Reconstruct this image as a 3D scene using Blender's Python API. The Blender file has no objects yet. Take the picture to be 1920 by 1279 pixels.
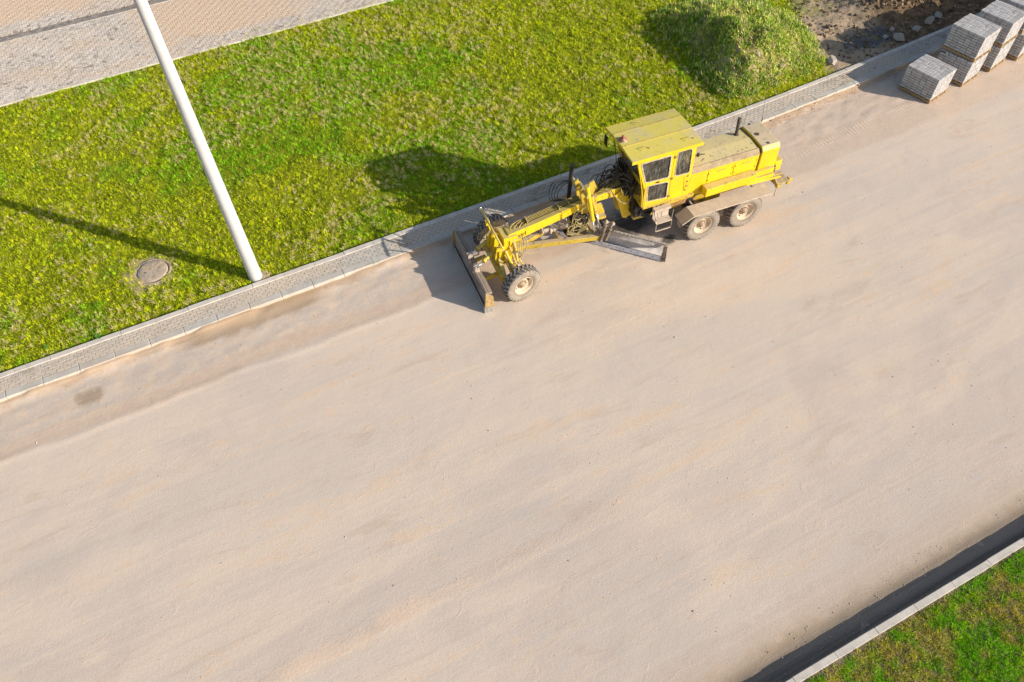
import bpy, bmesh, math, random
import numpy as np
from mathutils import Vector, Matrix
random.seed(7); rng = np.random.default_rng(11)
S = bpy.context.scene
COL = S.collection
PI = math.pi

# ------------------------------------------------------------------ node helpers
class NT:
    def __init__(s, name, rough=0.8, spec=0.3):
        s.m = bpy.data.materials.new(name); s.m.use_nodes = True
        s.t = s.m.node_tree; s.t.nodes.clear()
        s.out = s.t.nodes.new('ShaderNodeOutputMaterial')
        s.b = s.t.nodes.new('ShaderNodeBsdfPrincipled')
        s.b.inputs['Roughness'].default_value = rough
        s.b.inputs['Specular IOR Level'].default_value = spec
        s.t.links.new(s.b.outputs[0], s.out.inputs[0])
        s._pos = None
    def n(s, ty, **kw):
        x = s.t.nodes.new(ty)
        for k, v in kw.items(): setattr(x, k, v)
        return x
    def L(s, v, sock):
        if isinstance(v, bpy.types.NodeSocket): s.t.links.new(v, sock)
        elif isinstance(v, (tuple, list)) and len(v) == 3 and len(sock.default_value) == 4: sock.default_value = (*v, 1)
        else: sock.default_value = v
    @property
    def pos(s):
        if s._pos is None: s._pos = s.n('ShaderNodeNewGeometry')
        return s._pos.outputs['Position']
    @property
    def nrm(s):
        s.pos; return s._pos.outputs['Normal']
    def obj(s): return s.n('ShaderNodeTexCoord').outputs['Object']
    def xyz(s, v):
        x = s.n('ShaderNodeSeparateXYZ'); s.L(v, x.inputs[0]); return x.outputs
    def ma(s, op, a, b=0.0, c=None, clamp=False):
        x = s.n('ShaderNodeMath', operation=op, use_clamp=clamp)
        s.L(a, x.inputs[0]); s.L(b, x.inputs[1])
        if c is not None: s.L(c, x.inputs[2])
        return x.outputs[0]
    def mul(s, a, b): return s.ma('MULTIPLY', a, b)
    def add(s, a, b): return s.ma('ADD', a, b)
    def mp(s, v, sc=(1, 1, 1), loc=(0, 0, 0), rot=(0, 0, 0)):
        x = s.n('ShaderNodeMapping'); s.L(v, x.inputs[0])
        x.inputs['Scale'].default_value = sc; x.inputs['Location'].default_value = loc; x.inputs['Rotation'].default_value = rot
        return x.outputs[0]
    def noise(s, v, sc, det=4, ro=0.55, dist=0.0):
        x = s.n('ShaderNodeTexNoise'); s.L(v, x.inputs['Vector'])
        x.inputs['Scale'].default_value = sc; x.inputs['Detail'].default_value = det
        x.inputs['Roughness'].default_value = ro; x.inputs['Distortion'].default_value = dist
        return x.outputs[0]
    def vor(s, v, sc, feat='F1', out='Distance'):
        x = s.n('ShaderNodeTexVoronoi', feature=feat); s.L(v, x.inputs['Vector']); x.inputs['Scale'].default_value = sc
        return x.outputs[out]
    def ss(s, v, a, b, c=0.0, d=1.0):
        x = s.n('ShaderNodeMapRange', interpolation_type='SMOOTHSTEP'); s.L(v, x.inputs[0])
        x.inputs[1].default_value = a; x.inputs[2].default_value = b; x.inputs[3].default_value = c; x.inputs[4].default_value = d
        return x.outputs[0]
    def mix(s, f, a, b, bt='MIX'):
        x = s.n('ShaderNodeMix', data_type='RGBA', blend_type=bt)
        s.L(f, x.inputs[0]); s.L(a, x.inputs[6]); s.L(b, x.inputs[7]); return x.outputs[2]
    def ramp(s, f, stops):
        x = s.n('ShaderNodeValToRGB'); s.L(f, x.inputs[0]); e = x.color_ramp.elements
        while len(e) < len(stops): e.new(0.5)
        for i, (p, c) in enumerate(stops): e[i].position = p; e[i].color = (*c, 1)
        return x.outputs[0]
    def attr(s, name):
        x = s.n('ShaderNodeAttribute'); x.attribute_name = name; return x.outputs['Color']
    def bump(s, h, dist, strength=1.0, nrm=None):
        x = s.n('ShaderNodeBump'); s.L(h, x.inputs['Height']); x.inputs['Distance'].default_value = dist
        x.inputs['Strength'].default_value = strength
        if nrm is not None: s.L(nrm, x.inputs['Normal'])
        return x.outputs[0]
    def fin(s, col, bump=None, rough=None, metal=None):
        s.L(col, s.b.inputs['Base Color'])
        if bump is not None: s.L(bump, s.b.inputs['Normal'])
        if rough is not None: s.L(rough, s.b.inputs['Roughness'])
        if metal is not None: s.L(metal, s.b.inputs['Metallic'])
        return s.m

def lin(r, g, b):
    f = lambda c: (c/255/12.92 if c/255 <= 0.04045 else ((c/255+0.055)/1.055)**2.4)
    return (f(r), f(g), f(b))

# ------------------------------------------------------------------ colours / materials
SUN_EL = math.radians(23.0); SDX, SDY = -0.673, 0.740
M = {}

def mat_plain(name, c, rough=0.7, var=0.25, sc=6, metal=0.0, bump=0.0, dust=0.0, dustc=(0.46, 0.36, 0.26)):
    t = NT(name, rough)
    o = t.obj(); nz = t.noise(o, sc, 5)
    dark = tuple(x*(1-var) for x in c); lite = tuple(min(1, x*(1+var)) for x in c)
    col = t.mix(t.ss(nz, .3, .7), dark, lite)
    if dust > 0:
        z = t.xyz(t.nrm)[2]
        up = t.ss(z, .2, .85)
        f = t.ma('MULTIPLY_ADD', up, dust, t.mul(t.ss(t.noise(o, sc*.6, 6, .7), .45, .75), dust*.6), clamp=True)
        col = t.mix(f, col, dustc)
    bp = t.bump(t.noise(o, sc*6, 4), bump) if bump else None
    return t.fin(col, bp, metal=metal)

def mat_yellow(name, dust=.75, rust=.3, base=(0.86, 0.60, 0.012), top=(0.60, 0.47, 0.17)):
    t = NT(name, .42, .45)
    o = t.obj()
    n1 = t.noise(o, 2.2, 5, .6); n2 = t.noise(o, 9, 6, .65); n3 = t.noise(o, 30, 4, .6)
    col = t.mix(t.ss(n1, .3, .7), tuple(x*.86 for x in base), base)
    # rain streaks down the sides
    st = t.noise(t.mp(o, (14, 14, 1.2)), 1.0, 4, .6)
    col = t.mix(t.ss(st, .58, .78, 0, .35), col, (0.42, 0.30, 0.09))
    z = t.xyz(t.nrm)[2]
    up = t.ss(z, .35, .9)
    topc = t.mix(t.ss(n1, .45, .80), top, (0.60, 0.49, 0.30))
    f = t.mul(up, t.ss(t.add(n1, t.mul(n2, .5)), .35, .85, dust*.7, min(1, dust*1.15)))
    col = t.mix(f, col, topc)
    ru = t.ss(t.add(n2, t.mul(n3, .35)), .80-.08*rust, .86, 0, 1)
    col = t.mix(t.mul(ru, min(1, rust*2)), col, (0.16, 0.075, 0.03))
    grime = t.ss(t.noise(o, 4.5, 6, .7), .52, .75, 0, .38)
    col = t.mix(grime, col, (0.33, 0.25, 0.13))
    rg = t.ma('ADD', t.mul(f, .35), t.mul(n2, .3)); rg = t.add(rg, .22)
    return t.fin(col, t.bump(t.add(t.mul(n1, 3.0), n3), .004), rough=rg)

def mat_rubber():
    t = NT('dusty_rubber', .9, .15)
    o = t.obj(); n1 = t.noise(o, 5, 6, .65)
    yz = t.xyz(o)
    r = t.ma('SQRT', t.add(t.mul(yz[0], yz[0]), t.mul(yz[2], yz[2])))
    tread = t.ss(r, .575, .598)
    side = t.mix(t.ss(n1, .3, .7), (0.25, 0.22, 0.19), (0.36, 0.31, 0.26))
    col = t.mix(t.ss(r, .38, .43), (0.27, .22, .17), side)
    col = t.mix(tread, col, t.mix(t.ss(r, .604, .618), (0.16, 0.14, 0.12), t.mix(t.ss(n1, .35, .65), (0.22, 0.195, 0.17), (0.42, 0.36, 0.305))))  # grooves darker than lug tops: shade in the recesses painted by radius
    return t.fin(col, t.bump(t.noise(o, 40, 4), .006))

def mat_glass():
    t = NT('cab_glass', .06, .5)
    o = t.obj(); n1 = t.noise(o, 3, 6, .7); n2 = t.noise(t.mp(o, (1, 1, .2), rot=(0, .6, 0)), 14, 6, .7)
    t.L(t.mix(t.ss(n2, .45, .7), (0.22, 0.21, 0.19), (0.50, 0.48, 0.45)), t.b.inputs['Base Color'])
    t.L(t.ss(n1, .3, .8, .08, .35), t.b.inputs['Roughness'])
    tr = t.n('ShaderNodeBsdfTransparent'); tr.inputs[0].default_value = (.75, .76, .74, 1)
    mx = t.n('ShaderNodeMixShader')
    f = t.ss(t.add(t.mul(n1, .6), t.mul(n2, .4)), .35, .72, .08, .34)
    t.t.links.new(f, mx.inputs[0]); t.t.links.new(tr.outputs[0], mx.inputs[1]); t.t.links.new(t.b.outputs[0], mx.inputs[2])
    t.t.links.new(mx.outputs[0], t.out.inputs[0])
    return t.m

M['yellow'] = mat_yellow('yellow_paint')
M['yellow_clean'] = mat_yellow('yellow_paint_side', dust=.35, rust=.1)
M['yellow_dirty'] = mat_yellow('yellow_paint_dirty', dust=1.35, rust=.9, base=(.60, .43, .05), top=(0.52, 0.40, 0.24))
M['roofpaint'] = mat_yellow('faded_roof_paint', dust=1.0, rust=.15, base=(.78, .58, .02), top=(0.68, 0.58, 0.12))
M['hoodpaint'] = mat_yellow('dusty_hood_paint', dust=1.1, rust=.3, top=(0.70, 0.58, 0.29))
M['dustmetal'] = mat_plain('dust_covered_steel', (0.50, 0.41, 0.33), .85, .18, 5, bump=.004, dust=.5, dustc=(.62, .51, .41))
M['dark'] = mat_plain('oily_black_metal', (0.025, 0.024, 0.023), .55, .4, 10, dust=.18)
M['black'] = mat_plain('black_rubber_hose', (0.018, 0.018, 0.018), .45, .3, 12, dust=.14)
M['beige'] = mat_plain('dusty_hose', (0.42, 0.34, 0.16), .8, .25, 12)
M['rust'] = mat_plain('rusty_steel', (0.30, 0.16, 0.07), .85, .35, 9, bump=.004, dust=.4)
M['rust2'] = mat_plain('brown_trim', (0.36, 0.27, 0.15), .8, .3, 6, bump=.003, dust=.4)
M['steel'] = mat_plain('scoured_blade_steel', (0.44, 0.42, 0.42), .55, .2, 4, metal=.2, bump=.003, dust=.35)
M['edge'] = mat_plain('worn_cutting_edge_steel', (0.72, 0.74, 0.80), .42, .12, 5)
M['chrome'] = mat_plain('polished_rod', (0.75, 0.75, 0.78), .2, .05, 8, metal=.9)
M['rim'] = mat_plain('dusty_rim', (0.62, 0.49, 0.36), .8, .18, 9, bump=.003)
M['seat'] = mat_plain('dark_seat_vinyl', (0.035, 0.033, 0.03), .6, .2, 8)
M['rubber'] = mat_rubber()
M['glass'] = mat_glass()
M['dozer'] = mat_plain('dull_painted_blade', (0.28, 0.225, 0.20), .7, .25, 3, metal=.1, bump=.004, dust=.45, dustc=(.45, .35, .24))
M['gasket'] = mat_plain('window_gasket', (0.50, 0.44, 0.37), .8, .3, 14)
M['beacon'] = mat_plain('red_beacon_lens', (0.35, 0.09, 0.05), .25, .2, 14, dust=.35)
M['hub'] = mat_plain('brown_hub', (0.36, 0.27, 0.19), .8, .35, 18, dust=.3)
M['endp'] = mat_plain('brown_yellow_end', (0.40, 0.27, 0.11), .8, .3, 9, dust=.4)
M['grey2'] = mat_plain('oily_brown_metal', (0.20, 0.155, 0.11), .6, .4, 14, dust=.4)
M['grey'] = mat_plain('grey_cast_metal', (0.30, 0.29, 0.27), .7, .3, 14, dust=.5)
M['cloth'] = mat_plain('pale_rag', (0.62, 0.58, 0.53), .95, .15, 8)

def mat_wood():
    t = NT('pallet_wood', .9, .1); o = t.obj()
    g = t.noise(t.mp(o, (2, 2, 18)), 6, 5, .65)
    return t.fin(t.ramp(g, [(.25, (.22, .14, .07)), (.55, (.42, .28, .14)), (.8, (.52, .38, .22))]), t.bump(g, .006))
M['wood'] = mat_wood()

def mat_concrete(name, c, var=.12, sc=3, stain=.35, bump=.004, dust=0.0, joints=False):
    t = NT(name, .92, .15); p = t.pos
    n1 = t.noise(p, sc, 6, .6); n2 = t.noise(p, sc*11, 5, .65)
    col = t.mix(t.ss(n1, .3, .7), tuple(x*(1-var) for x in c), tuple(x*(1+var) for x in c))
    col = t.mix(t.ss(n2, .35, .75, 0, .35), col, tuple(x*.72 for x in c))
    col = t.mix(t.ss(t.noise(t.mp(p, (.6, 2, 2)), 1.7, 6, .65), .56, .72, 0, stain), col, (0.30, 0.26, 0.20))
    if dust: col = t.mix(t.ss(t.noise(t.mp(p, (.35, 1.2, 1)), 1.3, 5, .6), .42, .62, 0, dust), col, (0.56, 0.43, 0.31))
    return t.fin(col, t.bump(t.add(n1, t.mul(n2, .5)), bump))
M['kerb'] = mat_concrete('kerb_concrete', (0.57, 0.535, 0.48), dust=.35, stain=.6)
M['kerb2'] = mat_concrete('kerb_concrete_pale', (0.66, 0.60, 0.53), stain=.25)
M['slab'] = mat_concrete('manhole_concrete', (0.47, 0.38, 0.30), .2, 5, dust=.5, bump=.012)
M['pole'] = mat_concrete('pole_concrete', (0.60, 0.60, 0.60), .07, 2.2, stain=.14, bump=.002)

def mat_pavers(name, c, dustamt, damp, path=False):
    t = NT(name, .9, .2); p = t.pos
    a = t.attr('col'); n2 = t.noise(p, 40, 4, .6)
    col = t.mix(1.0, c, a, 'MULTIPLY')
    col = t.mix(t.ss(n2, .4, .75, 0, .3), col, tuple(x*.7 for x in c))
    dm = t.noise(t.mp(p, (.55, 1.3, 1), loc=(3.1, 1, 0)), .55, 6, .62)
    dk = t.noise(t.mp(p, (1.3, 1.3, 1)), 2.6, 4, .6)
    col = t.mix(t.ss(dk, .60, .66, 0, damp), col, (0.25, 0.215, 0.175))
    f = t.ss(t.add(dm, t.mul(t.noise(p, 4, 5, .7), .18)), .46, .64, .10, dustamt)
    sandc = (0.68, 0.52, 0.38) if path else (0.60, 0.51, 0.41)
    if path:
        x, y = t.xyz(p)[0], t.xyz(p)[1]
        w1_ = t.add(t.mul(t.add(t.noise(p, .8, 5, .65), -.5), 2.6), 0.0)
        a1 = t.mul(t.ss(t.add(x, w1_), -1.6, .6), t.mul(t.ss(t.add(y, w1_), 32.4, 33.3), t.ss(x, 9, 4)))
        a2 = t.ss(t.add(y, w1_), 37.5, 38.6)
        f = t.mul(t.ma('MAXIMUM', a1, a2), t.ss(t.noise(p, 3, 6, .7), .30, .50, .55, 1.0))
        f = t.ma('MAXIMUM', f, t.ss(t.add(dm, t.mul(t.noise(p, 5, 5, .7), .2)), .54, .76, .03, .50))
    col = t.mix(f, col, sandc)
    return t.fin(col, t.bump(n2, .003))
M['walkpave'] = mat_pavers('kerbside_pavers', (0.55, 0.52, 0.47), .97, .9)
M['pathpave'] = mat_pavers('path_pavers', (0.66, 0.60, 0.54), 1.0, .8, True)
M['block'] = None
def mat_block():
    t = NT('stacked_concrete_blocks', .92, .15); o = t.obj()
    col = t.mix(1.0, (0.52, 0.51, 0.515), t.attr('col'), 'MULTIPLY')
    n = t.noise(o, 55, 4, .6)
    col = t.mix(t.ss(n, .4, .8, 0, .4), col, (0.38, 0.37, 0.36))
    return t.fin(col, t.bump(n, .003))
M['block'] = mat_block()

def mat_road():
    t = NT('dusty_asphalt', .93, .12); p = t.pos
    x, y = t.xyz(p)[0], t.xyz(p)[1]
    st = t.noise(t.mp(p, (.10, .55, 1)), .9, 6, .6, .6)          # long streaks along the road
    st2 = t.noise(t.mp(p, (.22, 1.6, 1), loc=(9, 4, 0), rot=(0, 0, .10)), 1.1, 6, .62, .8)
    blot = t.noise(t.mp(p, (.5, .9, 1)), .45, 6, .62, .5)
    fine = t.noise(p, 26, 5, .7); grit = t.noise(p, 70, 3, .7); mid = t.noise(p, 3.2, 6, .65)
    pink = (0.765, 0.620, 0.495); grey = (0.680, 0.580, 0.490); sand = (0.77, 0.575, 0.405)
    f = t.add(t.add(t.mul(st, .5), t.mul(st2, .3)), t.mul(blot, .35))
    col = t.mix(t.ss(f, .47, .67), grey, pink)
    col = t.mix(t.ss(t.add(st2, t.mul(mid, .35)), .74, .84, 0, .65), col, sand)
    # bluish bare asphalt streaks
    col = t.mix(t.ss(t.noise(t.mp(p, (.07, .8, 1), loc=(2, 7, 0)), 1.1, 5, .6, .4), .60, .74, 0, .5), col, (0.53, 0.48, 0.44))
    # the strip of sand pressed by a wheel in the middle of the road
    tw = t.add(y, t.mul(t.add(t.noise(t.mp(p, (.5, .5, 1)), 1.3, 3, .6), -.5), .35))
    tn = t.noise(t.mp(p, (.6, 1.5, 1)), 3.0, 6, .7)
    trk = t.mul(t.ss(t.add(t.ma('ABSOLUTE', t.add(tw, -6.45)), t.mul(t.add(tn, -.5), .5)), .30, .10), t.ss(t.add(x, t.mul(tn, 2)), 8.6, 5.8))
    col = t.mix(t.mul(trk, .6), col, (0.80, 0.59, 0.43))
    bare_ = t.noise(t.mp(p, (.22, .42, 1), loc=(31, 3, 0)), .8, 5, .6, .4)
    col = t.mix(t.mul(t.ss(t.add(bare_, t.ss(y, 11, 4, -.05, .06)), .47, .60), .55), col, (0.60, 0.515, 0.455))
    # warped y for edges
    wy = t.add(y, t.mul(t.add(t.noise(t.mp(p, (.25, .3, 1)), 1.2, 4, .6), -.5), .9))
    wy2 = t.add(y, t.mul(t.add(t.noise(p, .9, 6, .65), -.5), .9))
    # the sand belt next to the kerb, wider to the right
    lim = t.ss(x, 4, 18, 15.0, 14.3)
    belt = t.ss(t.ma('SUBTRACT', wy, lim), -.12, .20)
    sandn = t.ss(mid, .3, .7)
    beltc = t.mix(sandn, (0.60, 0.445, 0.33), (0.68, 0.52, 0.395))
    col = t.mix(t.mul(belt, t.ss(x, 12, 18, .80, .60)), col, beltc)
    # paler crust between belt and kerb (left part)
    cr = t.mul(t.ss(wy, 15.55, 15.75), t.ss(x, 12, 4))
    crc = t.mix(t.ss(t.noise(p, 1.6, 6, .65, 1.0), .42, .6), (0.62, 0.53, 0.45), (0.72, 0.57, 0.44))
    col = t.mix(t.mul(cr, .85), col, crc)
    # damp brown stain by the kerb
    d1 = t.mul(t.ss(wy2, 16.35, 16.65), t.mul(t.ss(x, -3.2, -2.2), t.ss(x, 2.0, 1.0)))
    col = t.mix(t.mul(d1, .75), col, (0.40, 0.275, 0.16))
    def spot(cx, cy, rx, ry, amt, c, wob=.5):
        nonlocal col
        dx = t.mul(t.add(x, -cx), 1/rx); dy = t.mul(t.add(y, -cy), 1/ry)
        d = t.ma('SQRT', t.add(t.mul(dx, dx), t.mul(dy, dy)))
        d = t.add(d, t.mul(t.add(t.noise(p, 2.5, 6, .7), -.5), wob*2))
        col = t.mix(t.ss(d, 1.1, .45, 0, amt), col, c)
    spot(-5.55, 16.15, .5, .34, .75, (0.36, 0.26, 0.165), 1.1)
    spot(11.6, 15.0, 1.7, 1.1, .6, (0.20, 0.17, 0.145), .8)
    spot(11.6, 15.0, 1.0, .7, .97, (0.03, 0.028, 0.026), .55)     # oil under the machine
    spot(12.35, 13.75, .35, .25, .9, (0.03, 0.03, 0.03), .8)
    # orange sand along the far gutter (right edge)
    g1 = t.mul(t.ss(wy2, 2.9, 1.9), 1.0)
    col = t.mix(t.mul(g1, .6), col, (0.58, 0.43, 0.30))
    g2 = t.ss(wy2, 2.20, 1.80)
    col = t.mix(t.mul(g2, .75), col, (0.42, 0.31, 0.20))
    kerb_shade = t.ss(y, 1.95, 1.55)  # gutter asphalt coloured darker to deepen the kerb's cast shadow
    col = t.mix(t.mul(kerb_shade, .9), col, (0.15, 0.125, 0.105))
    # dirt at the foot of the kerb
    k1 = t.ss(t.add(wy2, t.mul(t.ss(x, 17, 30), -.45)), 16.75, 17.0)
    col = t.mix(t.mul(k1, .75), col, (0.46, 0.31, 0.185))
    # grain
    g9 = t.noise(p, 11, 6, .75)
    sl = t.noise(t.mp(p, (.05, 3.6, 1), loc=(1, 2, 0)), 1.0, 5, .6, .25)
    sl2 = t.noise(t.mp(p, (.09, 5.5, 1), loc=(7, 2, 0), rot=(0, 0, .05)), 1.0, 4, .6, .3)
    col = t.mix(t.ss(sl, .52, .68, 0, .17), col, (0.52, 0.45, 0.39))
    col = t.mix(t.ss(sl, .46, .32, 0, .22), col, (0.86, 0.67, 0.50))
    col = t.mix(t.ss(sl2, .56, .70, 0, .18), col, (0.62, 0.45, 0.33))
    col = t.mix(t.ss(g9, .42, .72, 0, .15), col, (0.44, 0.37, 0.31))
    col = t.mix(t.ss(g9, .46, .28, 0, .14), col, (0.86, 0.72, 0.58))
    pa = t.noise(t.mp(p, (.8, 1.3, 1), loc=(5, 5, 0)), 1.9, 7, .72, .8)
    col = t.mix(t.ss(pa, .60, .72, 0, .5), col, (0.82, 0.58, 0.40))
    pb = t.noise(t.mp(p, (.3, 1.2, 1), loc=(15, 3, 0), rot=(0, 0, .06)), 1.3, 6, .65, .8)
    col = t.mix(t.ss(pb, .56, .70, 0, .40), col, (0.56, 0.42, 0.31))
    col = t.mix(t.ss(fine, .35, .8, 0, .25), col, (0.45, 0.38, 0.33))
    col = t.mix(t.ss(grit, .62, .8, 0, .35), col, (0.80, 0.70, 0.60))
    # tyre prints: fine cross bars inside narrow tracks
    tr = t.mul(t.ss(t.ma('ABSOLUTE', t.add(t.mul(y, 1.0), t.ma('MULTIPLY_ADD', x, -.055, -14.15))), .22, .12), 1.0)
    wv = t.n('ShaderNodeTexWave', wave_type='BANDS', bands_direction='X'); t.L(t.mp(p, (1, .35, 1)), wv.inputs[0]); wv.inputs['Scale'].default_value = 2.1
    wv.inputs['Distortion'].default_value = 1.0
    prints = t.mul(t.mul(tr, wv.outputs[1]), t.mul(t.ss(t.noise(p, .6, 3), .40, .55), t.ss(x, 15.5, 17.5)))
    h = t.add(t.add(t.mul(fine, .5), t.mul(mid, .5)), t.mul(prints, .55))
    h = t.add(h, t.mul(t.noise(t.mp(p, (.8, 2.5, 1)), 2, 5, .6), .25))
    h2 = t.mul(belt, t.mul(t.noise(p, 5, 6, .7, 1.5), .9))
    return t.fin(col, t.bump(t.add(t.add(h, h2), t.add(t.add(t.mul(g9, .45), t.mul(sl, .35)), t.add(t.mul(t.ss(pa, .58, .68), .25), t.mul(trk, t.mul(t.noise(p, 14, 4, .7), .8))))), .009))
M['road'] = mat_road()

def mat_soil(name, a, b, sc=3, bmp=.02):
    t = NT(name, .95, .1); p = t.pos
    n1 = t.noise(p, sc, 7, .65); n2 = t.noise(p, 25, 5, .7)
    col = t.mix(t.ss(n1, .3, .7), a, b)
    col = t.mix(t.ss(n2, .4, .75, 0, .5), col, tuple(x*.5 for x in a))
    return t.fin(col, t.bump(t.add(n1, t.mul(n2, .5)), bmp))
def lawn_mat():
    m = mat_soil('mossy_turf', (0.13, 0.17, 0.005), (0.30, 0.30, 0.02), 4, .03)
    nt = m.node_tree; b = next(n for n in nt.nodes if n.type == 'BSDF_PRINCIPLED'); src = b.inputs['Base Color'].links[0].from_socket
    t = NT.__new__(NT); t.t = nt; t._pos = None; p = t.pos; x, y = t.xyz(p)[0], t.xyz(p)[1]
    dx = t.add(x, 3.1); dy = t.add(y, -20.15); d = t.add(t.ma('SQRT', t.add(t.mul(dx, dx), t.mul(dy, dy))), t.mul(t.add(t.noise(p, 3, 6, .7), -.5), .8))
    c = t.mix(t.ss(d, .95, .6, 0, .9), src, (0.50, 0.38, 0.23))
    c = t.mix(t.ss(t.xyz(p)[2], .28, .5, 0, .85), c, t.mix(t.ss(t.noise(p, 2.5, 6, .7), .4, .6), (0.50, 0.37, 0.24), (0.30, 0.30, 0.07)))
    nt.links.new(c, b.inputs['Base Color'])
    return m
M['lawn'] = lawn_mat()
M['lawn2'] = mat_soil('thin_turf', (0.20, 0.15, 0.09), (0.33, 0.26, 0.16), 3, .03)
M['land'] = mat_soil('far_land', (0.25, 0.22, 0.10), (0.34, 0.28, 0.17), .05, .1)
M['sand'] = mat_soil('bare_sand', (0.50, 0.38, 0.28), (0.42, 0.31, 0.215), 1.5, .03)
M['spoil'] = mat_soil('loose_spoil', (0.235, 0.17, 0.11), (0.40, 0.30, 0.20), 2.2, .05)
M['stone'] = mat_soil('grey_stone', (0.42, 0.37, 0.33), (0.52, 0.45, 0.38), 6, .01)
def mat_attr(name, rough=.7, trans=.0):
    t = NT(name, rough, .05); a = t.attr('col')
    if trans:
        tl = t.n('ShaderNodeBsdfTranslucent'); t.L(a, tl.inputs[0]); t.L(a, t.b.inputs['Base Color'])
        mx = t.n('ShaderNodeMixShader'); mx.inputs[0].default_value = trans
        t.t.links.new(t.b.outputs[0], mx.inputs[1]); t.t.links.new(tl.outputs[0], mx.inputs[2]); t.t.links.new(mx.outputs[0], t.out.inputs[0])
        return t.m
    return t.fin(a)
M['blade'] = mat_attr('grass_blades', .6, .30)
M['pebble'] = mat_attr('pebbles', .9)
M['leafgreen'] = mat_plain('seedling_leaf', (0.10, 0.26, 0.03), .5, .3, 20)

# ------------------------------------------------------------------ mesh helpers
def rpoly(pts, r, seg=4):
    out = []; n = len(pts)
    for i in range(n):
        p = Vector(pts[i]); a = Vector(pts[i-1]); b = Vector(pts[(i+1) % n])
        da = (a-p).normalized(); db = (b-p).normalized()
        rr = min(r, (a-p).length*.45, (b-p).length*.45)
        s, e = p+da*rr, p+db*rr
        for k in range(seg+1):
            t = k/seg; out.append(tuple((1-t)**2*s + 2*t*(1-t)*p + t*t*e))
    return out

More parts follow.
